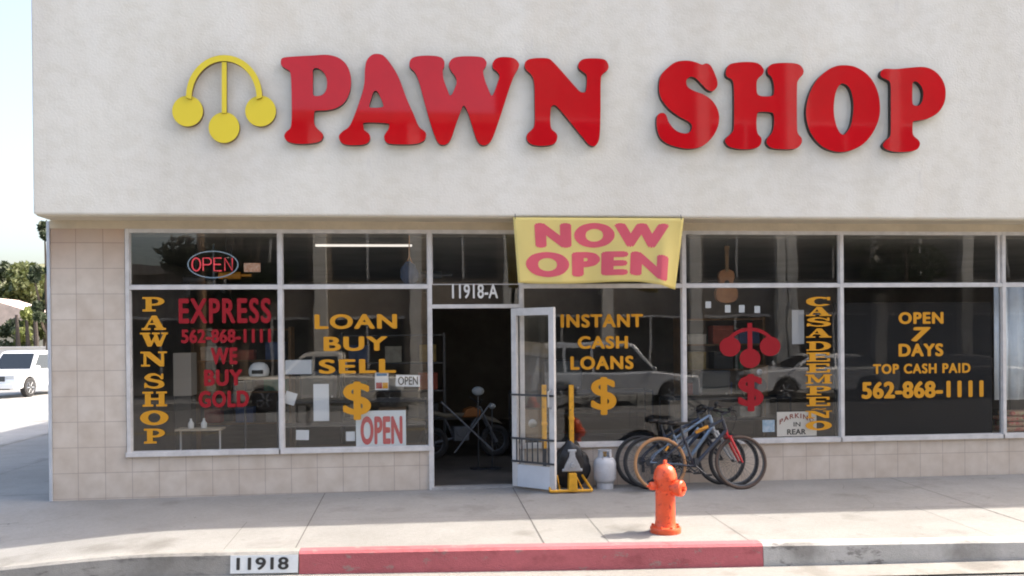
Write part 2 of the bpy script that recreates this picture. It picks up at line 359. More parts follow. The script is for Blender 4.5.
# slab letters (unit box), list of loops per letter; loops may overlap only as hole
def ell(cx, cy, rx, ry, a0=0, a1=360, n=28): return [(cx+rx*math.cos(R(a0+(a1-a0)*i/n)), cy+ry*math.sin(R(a0+(a1-a0)*i/n))) for i in range(n+(0 if a1-a0 == 360 else 1))]
def rect(x0, y0, x1, y1): return [(x0, y0), (x1, y0), (x1, y1), (x0, y1)]
def slab(ch):
    """returns list of pieces, a piece = list of loops"""
    if ch == 'P': return [[rect(.14, .1, .42, .9)], [rect(0, 0, .6, .15)], [rect(0, .86, .5, 1)],
                          [[(.42, 1)] + ell(.55, .70, .45, .30, 90, -90, 18) + [(.42, .40), (.42, .54)] + ell(.52, .70, .20, .16, -90, 90, 12) + [(.42, .86)]]]
    if ch == 'A': return [[[(.42, 1), (.62, 1), (.93, .12), (.62, .12), (.54, .36), (.29, .36), (.22, .12), (.08, .12)], [(.34, .48), (.50, .48), (.43, .74)]],
                          [rect(-.02, 0, .36, .14)], [rect(.52, 0, 1.02, .14)]]
    if ch == 'W': return [[[(.04, .88), (.30, .88), (.40, .38), (.50, .72), (.50, .88), (.62, .88), (.72, .38), (.86, .88), (.98, .88), (.78, 0), (.62, 0), (.5, .38), (.40, 0), (.25, 0)]],
                          [rect(-.04, .87, .36, 1)], [rect(.42, .87, .72, 1)], [rect(.78, .87, 1.04, 1)]]
    if ch in 'NÑ':
        q = [[[(.08, .1), (.20, .1), (.20, .70), (.74, 0), (.92, 0), (.92, .9), (.80, .9), (.80, .38), (.34, 1), (.08, 1)]],
             [rect(-.02, 0, .34, .13)], [rect(.68, .88, 1.04, 1)], [rect(-.04, .87, .2, 1)]]
        if ch == 'Ñ': q = [[[(x, y*.8) for x, y in l] for l in pc] for pc in q] + [[[(.2, .88), (.42, .97), (.58, .90), (.8, .98), (.8, 1.06), (.58, 1.0), (.42, 1.07), (.2, .96)]]]
        return q
    if ch == 'H': return [[rect(.10, .1, .34, .9)], [rect(.66, .1, .90, .9)], [rect(.30, .43, .70, .57)], [rect(0, 0, .44, .14)], [rect(.56, 0, 1, .14)], [rect(0, .86, .44, 1)], [rect(.56, .86, 1, 1)]]
    if ch == 'O': return [[ell(.5, .5, .54, .52), ell(.5, .5, .23, .33)]]
    if ch == 'D': return [[rect(.12, .1, .38, .9)], [[(.0, 1)] + ell(.48, .5, .52, .5, 90, -90, 24) + [(0, 0), (0, .14)] + ell(.46, .5, .26, .36, -90, 90, 18) + [(0, .86)]]]
    if ch == 'C': return [[ell(.52, .5, .54, .52, 40, 325, 26) + ell(.55, .5, .24, .34, 310, 50, 20)], [rect(.84, .62, .97, 1)]]
    if ch == 'E': return [[rect(.12, .1, .38, .9)], [rect(0, 0, .96, .15)], [rect(0, .85, .94, 1)], [rect(.36, .43, .74, .57)], [rect(.84, .1, .96, .36)], [rect(.82, .66, .94, .9)]]
    if ch == 'M': return [[[(.06, .1), (.18, .1), (.18, .78), (.42, .1), (.52, .1), (.74, .78), (.74, .1), (.96, .1), (.96, .9), (.70, .9), (.50, .42), (.30, .9), (.06, .9)]],
                          [rect(-.04, 0, .28, .13)], [rect(.64, 0, 1.04, .13)], [rect(-.04, .87, .32, 1)], [rect(.68, .87, 1.04, 1)]]
    if ch == 'S':
        top = [(.92, .72), (.78, .86), (.52, 1.02), (.20, .96), (.02, .74), (.16, .52), (.48, .42), (.70, .33), (.66, .18), (.46, .13), (.22, .2), (.12, .36), (.02, .36), (.02, .02), (.12, .08), (.28, .03), (.52, -.02), (.86, .06), (1.0, .28), (.86, .52), (.52, .62), (.32, .70), (.36, .82), (.54, .86), (.72, .78), (.82, .62), (.92, .62)]
        return [[catmull(top, 3)], [rect(.84, .62, .94, .98)]]
def slab_word(pieces_boxes, name, m, parent, y=-.004, label=None):
    """[(char, px0,py0,px1,py1)] -> one mesh"""
    bm = bmesh.new()
    for ch, a, b, c, d in pieces_boxes:
        for i, loops in enumerate(slab(ch)):
            me = outline_mesh(loops, 0)
            yy = y - i*.0004; cx, cy = (a+c)/2, (b+d)/2
            x0, x1, z0, z1 = X(a, y, cy), X(c, y, cy), Z(d, cx, y), Z(b, cx, y)
            for v in me.vertices: v.co = (x0+v.co.x*(x1-x0), yy, z0+v.co.y*(z1-z0))
            bm.from_mesh(me); bpy.data.meshes.remove(me)
    me = bpy.data.meshes.new(name); bm.to_mesh(me); bm.free(); me.materials.append(m)
    for p in me.polygons: p.material_index = 0
    o = link(name, me, parent)
    if label: o['label'] = label
    return o

# ------------------------------------------------------------------ GROUND
YC = -2.56                       # back edge of the kerb stone
_k = [0.0, 0.0]
def ym(x, y):
    """the kerb is not quite parallel to the shop front"""
    return y if y >= 0 else y*(1 + _k[0]*(max(-9, min(22, x))-_k[1]))
_a, _b = G(300, 548), G(760, 540.5)
_k[1] = _a.x; YC = _a.y; _k[0] = (_b.y/_a.y-1)/(_b.x-_a.x)
def grid_sheet(name, xs, ys, zf, m):
    bm = bmesh.new(); V = [[bm.verts.new((x, ym(x, y) if y > -4 else y, zf(x, y))) for y in ys] for x in xs]
    for i in range(len(xs)-1):
        for j in range(len(ys)-1): bm.faces.new((V[i][j], V[i+1][j], V[i+1][j+1], V[i][j+1]))
    me = bpy.data.meshes.new(name); bm.to_mesh(me); bm.free(); me.materials.append(m); return struct(link(name, me, smooth=True))
def lin(a, b, n): return [a+(b-a)*i/n for i in range(n+1)]
XL, XK = -4.27, -7.5             # building corner, side street kerb
grid_sheet('sidewalk', lin(XK, 40, 190), lin(YC, 0.12, 26), gz, M_WALK)
grid_sheet('side_sidewalk', lin(XK, XL+.05, 16), lin(.12, 60, 60), gz, M_WALK)
# terrain as one broad sheet under everything
grid_sheet('ground', [-400, -60, 60, 400], [-400, -60, 60, 400], lambda x, y: -.36, mat('dry_ground', (.22, .19, .14), .95, var=.2, vscale=.3))
grid_sheet('road', lin(-120, 120, 120), [-17.8, -4.2, YC-.48], lambda x, y: -.275+rise(x), M_ASPH)
grid_sheet('side_street', [-18.5, XK-.15], [YC-.64, 90], lambda x, y: -.268, M_ASPH2)
def kerb(x0, x1, name, m, n=24, both=True, ex=0.0):
    bm = bmesh.new(); rows = []
    for x in lin(x0, x1, n):
        zt = gz(x, YC) + .002 + ex; zb = -.31
        rows.append([bm.verts.new((x, ym(x, YC)+p[0], p[1])) for p in ((0, zt-.05), (0, zt), (-.13, zt), (-.155-ex, zt-.022), (-.175-ex, zb))])
    for a, b in zip(rows, rows[1:]):
        for i in range(4): bm.faces.new((a[i], b[i], b[i+1], a[i+1]))
    bm.faces.new(rows[0]); bm.faces.new(rows[-1][::-1])
    me = bpy.data.meshes.new(name); bm.to_mesh(me); bm.free(); me.materials.append(m); return struct(link(name, me))
k0 = X(300.5, ym(-2, YC)-.17, 562); k1 = X(760.5, ym(2.2, YC)-.17, 553)
kerb(-7.0, k0-.01, 'curb', M_CURB); kerb(k1+.004, 40, 'curb', M_CURBW); kerb(k0-.004, k1, 'red_curb', M_RED_CURB)
grid_sheet('gutter', lin(XK-.4, 40, 20), [YC-.50, YC-.17], lambda x, y: -.258+rise(x), M_GUT)
side = MB(); side.box(XK-.155, XK, YC+.2, 60, -.3, -.02); struct(side.build('side_curb', M_CURB, bevel=.02))
# joints between the slabs
jb = MB()
def joint(x0, y0, x1, y1, w=.007):
    n = 12 if abs(x1-x0)+abs(y1-y0) > .5 else 1; d = Vector((x1-x0, y1-y0, 0)).normalized(); s_ = Vector((-d.y, d.x, 0))*w/2
    for i in range(n):
        a = Vector((x0+(x1-x0)*i/n, y0+(y1-y0)*i/n, 0)); b = Vector((x0+(x1-x0)*(i+1)/n, y0+(y1-y0)*(i+1)/n, 0))
        q = []
        for p in (a-s_, b-s_, b+s_, a+s_): q.append((p.x, ym(p.x, p.y), gz(p.x, p.y)+.003))
        jb.quad(*q)
YM = -1.5
for px, py, full in ((315, 512, 1), (524, 508, 1), (598, 530, 0), (729, 528, 0), (905, 483, 1), (1090, 485, 1), (1300, 485, 1), (236, 535, 0), (960, 525, 0)):
    x = G(px, py).x; joint(x, -.02 if full else YM, x, YC, .010 if full else .005)
joint(-4.2, YM, 14, YM, .004)
joint(XK, .5, XL, .5, .010); joint(XK, 3.2, XL, 3.2, .01); joint(XK, 6, XL, 6, .01); joint(XK, 9, XL, 9, .01); joint(-5.9, YC+.2, -5.9, 20, .008)
joint(-7, -1.2, -4.3, -.9, .008)
rc = random.Random(5)
for (cx_, cy_, a_, n_) in ((-2.2, -.4, -70, 9), (2.9, -1.2, -50, 8), (5.2, -.3, -95, 12), (-4.6, -.9, -20, 7), (7.0, -1.7, -10, 8)):
    p_ = Vector((cx_, cy_)); a_ = R(a_)
    for _ in range(n_):
        a_ += rc.uniform(-.55, .55); q_ = p_+Vector((math.cos(a_), math.sin(a_)))*.14
        if q_.y < YC+.03 or q_.y > -.03: break
        joint(p_.x, p_.y, q_.x, q_.y, .003); p_ = q_
struct(jb.build('sidewalk_joints', M_JOINT))
# oil and gum stains are in the concrete. Far side of the street
grid_sheet('opposite_sidewalk', [-120, 120], [-21.5, -17.8], lambda x, y: -.08, M_WALK)
ob_ = MB(); ob_.box(-120, 120, -17.95, -17.8, -.3, -.075); struct(ob_.build('opposite_curb', M_CURB))
pm = MB()
for i in range(-8, 12): pm.box(i*6-1.5, i*6+1.5, -10.3, -10.2, -.28, -.268)
struct(pm.build('lane_markings', mat('yellow_road_paint', (.5, .35, .06), .8, var=.1)))

# kerb address plate
o = thing('painted_address_plate', 'white painted kerb plate with black house number 11918', 'address plate', (0, 0, 0))
a, b = G(229, 560).x, G(297, 560).x; a, b = X(229, YC-.18, 562), X(298, YC-.18, 562); xm = (a+b)/2; zt = gz(xm, YC)
pl = MB(); yk = ym(xm, YC)-.158; PA = math.atan(_k[0]*YC)
pl.obox((0, 0, 0), b-a, .004, .158); pl.build('painted_panel', mat('white_kerb_paint', (.72, .76, .78), .7, var=.06, vscale=12), o, loc=(xm, yk-.016, zt-.098), rot=(R(-6.3), 0, PA))
me = text_mesh('11918', .025); fit(me, -.27*(b-a)/.66, -.055, .24*(b-a)/.66, .055, 0); me.materials.clear(); me.materials.append(M_BLACKT)
for p_ in me.polygons: p_.material_index = 0
link('lettering', me, o, loc=(xm, yk-.021, zt-.092), rot=(R(-6.3), 0, PA))

# ------------------------------------------------------------------ BUILDING
B = thing('pawn_shop_building', 'single storey shop with pale stucco fascia above a long tiled and glazed storefront', 'shop building', (XL, 0, 0))
def P(mb, name, m, **k):
    o_ = mb.build(name, m, None, **k); o_.parent = B; o_.matrix_parent_inverse = Matrix.Translation((-XL, 0, 0)); return o_
def sub(o_, par): o_.parent = par; return o_
TOP, FB, WT, SO = 6.25, 3.268, 3.118, .535      # parapet, fascia bottom, glass top, sill top
MZ = 2.472                                     # transom bar centre
MX = [X(p) for p in (128.5, 281, 430.5, 521.5, 684, 841.5, 1003.5, 1160, 1320)]
XR = MX[-1]+2
f = MB(); f.prism([(XL, FB), (XR, FB), (XR, TOP+1.9), (XL, TOP-.4)], -.45, .25); P(f, 'parapet_wall', M_STUC, bevel=.025)  # unseen top slopes up to the right, shaped to push its cast shadow outward
f = MB(); f.box(XL+.02, XR, .25, .31, 3.2, TOP-.6); f.box(XL, XL+.2, .31, 17, -.3, TOP-.5); f.box(XL, XR, 17, 17.2, -.3, TOP-.3); f.box(XR-.2, XR, .31, 17, -.3, TOP-.3)
P(f, 'side_wall', mat('painted_side_block', (.45, .42, .37), .9, var=.08, vscale=2, bump=.2))
f = MB(); f.box(XL+.2, XR-.2, .31, 17, TOP-.9, TOP-.8); P(f, 'roof', mat('roof_felt', (.2, .2, .2), .9))
f = MB(); f.box(XL+.01, XR, -.02, .24, WT+.045, FB-.012); P(f, 'lintel', M_LINTEL)
f = MB(); f.box(XL+.03, XR, -.42, -.021, FB-.012, FB-.001); P(f, 'soffit', M_SOFFIT)
f = MB()
f.box(XL+.01, MX[0]-.035, 0, .22, -.3, WT+.045)
f.box(MX[0]-.035, MX[2]-.02, .002, .22, -.3, SO-.055); f.box(MX[3]+.03, XR, .002, .22, -.3, SO-.055)
P(f, 'tiled_wall', M_TILE)
f = MB(); f.box(XL-.03, XL+.008, -.018, .03, -.02, FB-.02); P(f, 'corner_trim', M_TRIM, bevel=.006)
# interior shell
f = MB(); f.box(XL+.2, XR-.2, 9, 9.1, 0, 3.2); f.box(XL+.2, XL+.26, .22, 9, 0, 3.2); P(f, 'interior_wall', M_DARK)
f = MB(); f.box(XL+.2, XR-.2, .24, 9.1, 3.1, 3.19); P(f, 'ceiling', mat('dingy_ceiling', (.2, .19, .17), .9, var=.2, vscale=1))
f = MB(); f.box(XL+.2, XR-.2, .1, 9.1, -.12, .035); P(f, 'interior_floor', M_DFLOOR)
f = MB(); f.box(MX[2], MX[3], -.03, .1, -.02, .03); P(f, 'door_sill', mat('worn_threshold', (.35, .34, .33), .5, var=.2, vscale=8))
# windows
ZD = Z(306, 470)
def window(i, a, b, lab, sill=True, transom=True, low=SO):
    f = MB(); w = .024; d0, d1 = -.022, .05
    f.box(a-w, a+w, d0, d1, low-.05 if sill else 0.02, WT+.045)
    f.box(a+w, b-w, d0+.004, d1, WT, WT+.045)
    if sill: f.box(a-w-.01, b-w+.012, d0-.018, d1, low-.055, low)
    if sill: f.box(a+w, b-w, d0+.002, d1, MZ-.024, MZ+.024)
    # thin inner stops of the glazing
    for (u0, u1, z0, z1) in ((a+w, b-w, low if sill else 2.29, MZ-.024), (a+w, b-w, MZ+.024, WT)):
        if not sill and z0 < 2.4: continue
        f.box(u0, u0+.012, d0+.02, d1-.01, z0, z1); f.box(u1-.012, u1, d0+.02, d1-.01, z0, z1); f.box(u0+.012, u1-.012, d0+.02, d1-.01, z0, z0+.01)
    o_ = P(f, 'window', M_ALU, bevel=.002); o_['label'] = lab
    if sill:
        g = MB(); g.quad((a+w+.002, .01, low+.002), (b-w-.002, .01, low+.002), (b-w-.002, .01, MZ-.026), (a+w+.002, .01, MZ-.026)); sub(g.build('pane', M_GLASS), o_)
    if i == 5:
        for c_ in o_.children: c_.data.materials[0] = M_GLASSLOW
    g = MB(); zl = (MZ if sill else ZD-.004)+.026; g.quad((a+w+.002, .01, zl), (b-w-.002, .01, zl), (b-w-.002, .01, WT-.002), (a+w+.002, .01, WT-.002)); p = sub(g.build('pane', M_GLASS), o_)
    return o_
wins = []
labs = ['far left window lettered for express gold buying', 'window lettered LOAN BUY SELL', 'glazing over the doorway numbered 11918-A', 'window behind the banner lettered INSTANT CASH LOANS',
        'window with the red pawn symbol behind the bicycles', 'window blacked out inside with opening hours', 'window at right edge showing pale curtain', 'window beyond the frame']
for i in range(8):
    if i == 2: wins.append(window(i, MX[2], MX[3], labs[i], sill=False)); continue
    wins.append(window(i, MX[i], MX[i+1], labs[i]))
# door frame: transom bar over the doorway, right jamb
ZD = Z(306, 470)
f = MB(); f.box(MX[2]+.024, MX[3]-.024, -.02, .05, ZD-.028, ZD+.02); P(f, 'door_head', M_ALU, bevel=.003)
f = MB(); f.box(MX[2]-.03, MX[2]+.03, -.026, .06, 0, .52); P(f, 'jamb', M_ALU, bevel=.003)
f = MB(); f.box(MX[3]-.026, MX[3]+.022, -.024, .05, .0, .53)
P(f, 'jamb', M_ALU, bevel=.003)
# the window 3 transom pane is split by the door head: lower filler glass
f = MB(); f.box(MX[6]-.085, MX[6]-.055, -.018, .03, MZ+.03, WT-.001); P(f, 'glazing_bar', M_ALU)

# door leaf, hinged on right jamb and swung out over the sidewalk
hp = Vector((MX[3]-.07, -.03, 0)); hx = X(512); hp.x = hx
# free edge: find point on the ground below px 556,493
e = G(556, 493.5); dv = Vector((e.x-hp.x, e.y-hp.y, 0)); LW = dv.length; ang = math.atan2(dv.y, dv.x)
f = MB(); HD = ZD-.035; s_ = .075; t = .022
for (a_, b_, c_, d_) in ((0, s_, .03, HD), (LW-s_, LW, .03, HD), (s_, LW-s_, HD-.09, HD)): f.box(a_, b_, -t, t, c_, d_)
door = P(f, 'door', M_ALU, bevel=.003); door['label'] = 'glazed aluminium door standing open over the sidewalk'
door.matrix_parent_inverse = Matrix.Translation((-XL, 0, 0)); door.location = hp; door.rotation_euler = (0, 0, ang)
f = MB(); f.box(s_, LW-s_, -t+.003, t-.003, .03, .30); sub(f.build('kick_panel', mat('pale_kick_plate', (.62, .64, .68), .5, var=.06), None, bevel=.003), door)
f = MB(); f.quad((s_+.002, 0, .302), (LW-s_-.002, 0, .302), (LW-s_-.002, 0, HD-.092), (s_+.002, 0, HD-.092)); sub(f.build('pane', M_GLASS), door)
f = MB()
for z in (.34, .62): f.box(-.005, LW+.0, -t-.018, -t-.003, z-.012, z+.012)
for i in range(1, 8): xx = i*LW/8; f.box(xx-.007, xx+.007, -t-.016, -t-.006, .352, .608)
sub(f.build('guard_bars', M_DSTEEL), door)
f = MB(); f.box(-.005, LW, -t-.018, -t-.003, 1.138, 1.162); sub(f.build('push_bar', M_DSTEEL), door)
f = MB(); f.tube([(LW-.05, -t-.001, 1.0), (LW-.05, -t-.05, 1.02), (LW-.05, -t-.05, 1.2), (LW-.05, -t-.001, 1.22)], .01); sub(f.build('handle', M_STEEL, smooth=True), door)

# ---- lettering on the glass
w0 = wins[0]
stack = [('P', 142.5, 297, 164.5, 311.5), ('A', 142, 315.5, 165.5, 330), ('W', 141, 332.5, 167, 346.5), ('N', 141.5, 351.5, 166, 366.5), ('S', 144, 373.5, 164.5, 388.5), ('H', 142.5, 391.5, 167, 406.5), ('O', 141, 410.5, 167.5, 425), ('P', 144, 428.5, 165, 443.5)]
slab_word(stack, 'lettering', M_VYEL, w0, label='yellow slab letters PAWNSHOP stacked down the glass')
lettering('lettering', 'EXPRESS', 178.6, 298, 271, 323.5, M_VRED, w0, off=.035, spacing=1.12, label='red word EXPRESS')
lettering('lettering', '562-868-1111', 181, 329, 271, 343, M_VRED, w0, off=.045, label='red telephone number 562-868-1111')
lettering('lettering', 'WE', 210.5, 347.5, 237.5, 364.5, M_VRED, w0, off=.05, spacing=1.08, label='red word WE')
lettering('lettering', 'BUY', 204, 369.5, 242.5, 386, M_VRED, w0, off=.05, spacing=1.08, label='red word BUY')
lettering('lettering', 'GOLD', 198.5, 390.5, 249, 407.5, M_VRED, w0, off=.05, spacing=1.08, label='red word GOLD')
w1 = wins[1]
lettering('lettering', 'LOAN', 314.5, 314, 397, 329, M_VYEL, w1, off=.035, spacing=1.1, label='yellow word LOAN')
lettering('lettering', 'BUY', 323.5, 336.5, 387.5, 351, M_VYEL, w1, off=.035, spacing=1.1, label='yellow word BUY')
lettering('lettering', 'SELL', 318.7, 359, 396, 373.5, M_VYEL, w1, off=.035, spacing=1.1, label='yellow word SELL')
lettering('lettering', '$', 343, 381.5, 371, 420, M_VYEL, w1, off=.022, label='yellow dollar sign')
w2 = wins[2]
lettering('lettering', '11918-A', 452, 284, 498, 298.5, M_WHITE, w2, off=.02, label='white street number 11918-A')
w3 = wins[3]
lettering('lettering', 'INSTANT', 560.5, 314, 643, 327.5, M_VYEL, w3, off=.04, spacing=1.1, label='yellow word INSTANT')
lettering('lettering', 'CASH', 577.7, 336, 628, 348.8, M_VYEL, w3, off=.04, spacing=1.1, label='yellow word CASH')
lettering('lettering', 'LOANS', 570.4, 356, 633.6, 369.6, M_VYEL, w3, off=.04, spacing=1.1, label='yellow word LOANS')
lettering('lettering', '$', 591, 377, 616.5, 415, M_VYEL, w3, off=.022, label='yellow dollar sign')
w4 = wins[4]
lettering('lettering', '$', 738, 374, 763.5, 411.5, M_VRED, w4, off=.025, label='red dollar sign')
me = outline_mesh([ell(730, -346.5, 10.6, 9.8)], 0)
def sym_mesh():
    bm = bmesh.new(); k = 0
    for loops in ([ell(730, -346.5, 10.5, 9.8)], [ell(770, -346.5, 10.5, 9.8)], [ell(749.8, -358.3, 10.5, 9.8)],
                  [ell(750, -347, 25, 19.5, 12, 168, 24) + ell(750, -347, 21, 16, 168, 12, 24)], [rect(747.4, -352, 752.2, -323)]):
        m_ = outline_mesh(loops, 0)
        for v in m_.vertices: v.co.z = k*.0005
        k += 1; bm.from_mesh(m_)
    m_ = bpy.data.meshes.new('lettering'); bm.to_mesh(m_); bm.free()
    return m_
lettering('lettering', '', 719.5, 323, 780.5, 368.1, M_VRED, w4, me=sym_mesh(), label='red pawnbroker symbol of three balls')
ys = [301.5, 311.5, 322, 333, 346, 357, 368, 379, 390.5, 401.5, 413.5, 425.5]
slab_word([(c, 806.5, y-4.6, 831, y+4.6) for c, y in zip('CASADEEMPEÑO', ys)], 'lettering', M_VYEL, w4, label='yellow slab letters CASA DE EMPEÑO stacked down the glass')
w5 = wins[5]
lettering('lettering', 'OPEN', 898.5, 312, 943.5, 324, M_VYEL, w5, off=.045, spacing=1.1, label='yellow word OPEN')
lettering('lettering', '7', 911, 327, 931, 341.5, M_VYEL, w5, off=.05, shear=.2, label='yellow numeral 7')
lettering('lettering', 'DAYS', 898.5, 343.5, 943.3, 356.5, M_VYEL, w5, off=.045, spacing=1.08, label='yellow word DAYS')
lettering('lettering', 'TOP CASH PAID', 873, 363.5, 970.5, 373.5, M_VYEL, w5, off=.04, spacing=1.1, label='yellow words TOP CASH PAID')
lettering('lettering', '562-868-1111', 861.5, 381, 983.5, 398, M_VYEL, w5, off=.045, label='yellow telephone number 562-868-1111')

# ------------------------------------------------------------------ FASCIA SIGNS
S = 5.76
LT = {
'P1': (276, 50, [[(40,45),(90,38),(200,32),(300,28),(370,50),(415,100),(432,170),(425,240),(395,300),(345,335),(290,347),(232,350),(220,362),(220,420),(235,450),(262,475),(272,495),(255,525),(200,538),(120,540),(65,525),(48,495),(60,470),(82,450),(90,400),(90,300),(88,200),(82,130),(60,110),(32,90),(28,62)],
       [(214,112),(240,105),(275,130),(293,175),(290,225),(270,255),(240,265),(216,260),(213,230),(213,160)]]),
'A': (332, 50, [[(200,60),(230,28),(265,22),(300,35),(345,90),(385,160),(430,280),(470,370),(500,440),(535,470),(542,495),(525,525),(470,542),(350,542),(312,530),(300,500),(312,475),(325,455),(328,435),(318,422),(190,418),(182,440),(185,460),(210,480),(220,505),(205,535),(160,547),(80,545),(48,525),(40,495),(60,470),(95,445),(120,400),(160,290),(185,200),(190,110)],
      [(248,235),(265,245),(292,305),(290,328),(225,332),(215,320),(225,285),(235,250)]]),
'W': (402, 50, [[(42,85),(50,55),(80,38),(150,32),(220,40),(243,65),(243,95),(235,120),(240,170),(260,225),(277,262),(295,240),(315,185),(305,150),(280,115),(270,80),(290,50),(330,38),(400,36),(460,42),(485,65),(485,90),(468,120),(475,165),(495,220),(515,262),(530,245),(550,190),(562,150),(548,125),(525,105),(522,75),(545,48),(590,40),(645,48),(672,75),(672,100),(645,150),(615,230),(580,340),(550,430),(520,510),(490,545),(455,545),(430,515),(405,440),(378,355),(355,320),(340,350),(310,430),(285,505),(260,540),(225,545),(200,520),(170,440),(135,320),(100,190),(75,130),(50,105)]]),
'N': (516, 50, [[(50,90),(60,62),(100,48),(180,48),(215,70),(270,130),(340,210),(370,240),(395,243),(405,225),(408,150),(385,125),(362,105),(362,75),(390,52),(450,48),(510,55),(532,85),(528,115),(498,140),(488,180),(487,350),(483,480),(475,525),(455,552),(425,548),(390,510),(300,400),(250,340),(225,318),(205,325),(198,360),(198,420),(205,455),(232,480),(238,505),(220,540),(160,552),(95,545),(65,520),(65,485),(95,455),(108,420),(108,300),(105,190),(90,145),(60,115)]]),
'S': (650, 55, [[(100,75),(150,40),(215,32),(265,42),(300,55),(325,48),(350,62),(370,100),(388,150),(385,185),(360,208),(330,200),(300,170),(265,135),(235,125),(210,145),(215,180),(250,205),(310,228),(360,265),(392,320),(398,380),(380,440),(340,495),(290,530),(220,540),(150,528),(100,510),(62,480),(42,430),(38,380),(45,345),(70,333),(92,345),(110,390),(150,435),(200,452),(232,440),(242,410),(225,385),(170,355),(110,310),(65,250),(52,190),(62,120)]]),
'H': (718, 55, [[(45,100),(60,60),(100,45),(170,40),(230,48),(262,80),(258,110),(228,140),(222,180),(228,225),(260,238),(310,235),(322,220),(322,170),(310,130),(288,105),(290,70),(320,50),(390,45),(460,52),(490,80),(490,110),(462,145),(455,190),(455,400),(460,450),(482,480),(480,510),(450,538),(380,543),(310,535),(282,510),(285,480),(310,450),(322,410),(322,350),(305,330),(240,328),(225,345),(222,400),(228,450),(250,480),(245,515),(215,537),(140,543),(70,530),(42,500),(50,475),(82,445),(92,400),(92,200),(82,145),(52,125)]]),
'O': (800, 60, [[(250,30),(320,40),(390,85),(435,150),(458,230),(458,320),(430,400),(380,470),(310,515),(230,530),(150,510),(90,460),(50,390),(35,300),(50,210),(90,125),(150,65),(200,38)],
      [(250,135),(285,160),(305,220),(308,290),(295,370),(270,415),(245,430),(218,400),(198,330),(195,260),(205,190),(225,148)]]),
'P2': (870, 60, [[(60,80),(80,52),(150,52),(220,45),(310,40),(370,62),(415,110),(435,170),(430,240),(395,300),(340,335),(290,347),(254,352),(246,366),(248,430),(278,460),(288,485),(270,515),(220,528),(140,528),(90,512),(75,490),(90,465),(115,440),(120,400),(120,250),(118,140),(100,115),(70,100)],
       [(247,130),(270,125),(298,155),(308,195),(300,240),(280,262),(252,260),(244,240),(244,170)]]),
}
YF = -.45
def sided(me, m_front, m_side):
    me.materials.clear(); me.materials.append(m_front); me.materials.append(m_side)
    for p in me.polygons: p.material_index = 0 if p.normal.y < -.8 else 1
sign = thing('shop_name_sign', 'raised glossy red letters PAWN SHOP with black sides on the stucco fascia', 'shop sign', (X(600, YF, 110), YF, Z(110, 600, YF)))
def sign_letter(loops_px, name, par, depth=.034, mf=M_RED, ms=M_BLK, stand=.012):
    yf = YF - stand - 2*depth
    loops = [[(W(px, py, yf).x, W(px, py, yf).z) for px, py in lp] for lp in loops_px]
    me = outline_mesh(loops, depth, 0)
    for v in me.vertices: v.co = (v.co.x-par.location.x, (yf + depth - v.co.z) - YF, v.co.y-par.location.z)
    me.update(); sided(me, mf, ms)
    return link(name, me, par)
for k, (ox, oy, lps) in LT.items():
    o = sign_letter([catmull([(ox+x/S, oy+y/S) for x, y in lp], 4) for lp in lps], 'letter', sign)
    o['label'] = 'red letter ' + k[0] + (' of PAWN' if k in ('P1', 'A', 'W', 'N') else ' of SHOP')
sym = thing('pawnbroker_symbol_sign', 'yellow pawnbroker sign of three balls hanging from an arch left of the red letters', 'pawn sign', (X(224, YF, 100), YF, Z(100, 224, YF)))
for cx, cy in ((187.5, 111), (224, 127.5), (260.5, 111)):
    sign_letter([[(x, y) for x, y in ell(cx, cy, 15.4, 15.4, n=40)]], 'ball', sym, .03, M_YEL, M_YELB)
arch = ell(224, 96, 38, 41, 178, 362, 30) + ell(224, 98, 32.5, 37, 362, 178, 30)
sign_letter([arch], 'arch', sym, .028, M_YEL, M_YELB, .04)
sign_letter([rect(221.7, 62, 226.6, 113)], 'stem', sym, .024, M_YEL, M_YELB, .041)

# ------------------------------------------------------------------ BANNER
ban = thing('vinyl_banner', 'yellow vinyl banner reading NOW OPEN hung below the fascia over the doorway', 'banner', (X(598, YF), YF-.03, FB))
bx, bz = ban.location.x, ban.location.z
def ban_pt(u, v, d=0):
    """u 0..1 across, v 0..1 down"""
    xl = X(513+4*v, YF, 250); xr = X(683-6.5*v, YF, 250)
    x = xl+(xr-xl)*u
    zt_ = Z(218.3, 598, YF); drop = .77 + .05*sstep(.72, 1, u) + .012*math.sin(u*7)
    z = zt_ - drop*v
    fold = .05*math.exp(-((u-.90)/.05)**2)*v
    y = -.012 - .05*v*math.sin(u*math.pi*3.1+.4)*.45 - fold - .018*math.sin(u*21+v*2)*v*(1-u*.5) - .012*v
    if u > .88: z += -.02*v*(u-.88)/.12; y += .10*v*(u-.88)/.12
    return (x-bx, y-d, z-bz)
bm = bmesh.new(); nu, nv = 56, 22
V = [[bm.verts.new(ban_pt(i/nu, j/nv)) for j in range(nv+1)] for i in range(nu+1)]
for i in range(nu):
    for j in range(nv): bm.faces.new((V[i][j], V[i][j+1], V[i+1][j+1], V[i+1][j]))
me = bpy.data.meshes.new('cloth'); bm.to_mesh(me); bm.free()
M_BAN = mat('yellow_banner_vinyl', (.92, .80, .32), .5, var=.04, vscale=4, trans=.42); me.materials.append(M_BAN)
o = link('sheet', me, ban, smooth=True)
md = o.modifiers.new('thick', 'SOLIDIFY'); md.thickness = .002; md.offset = 1
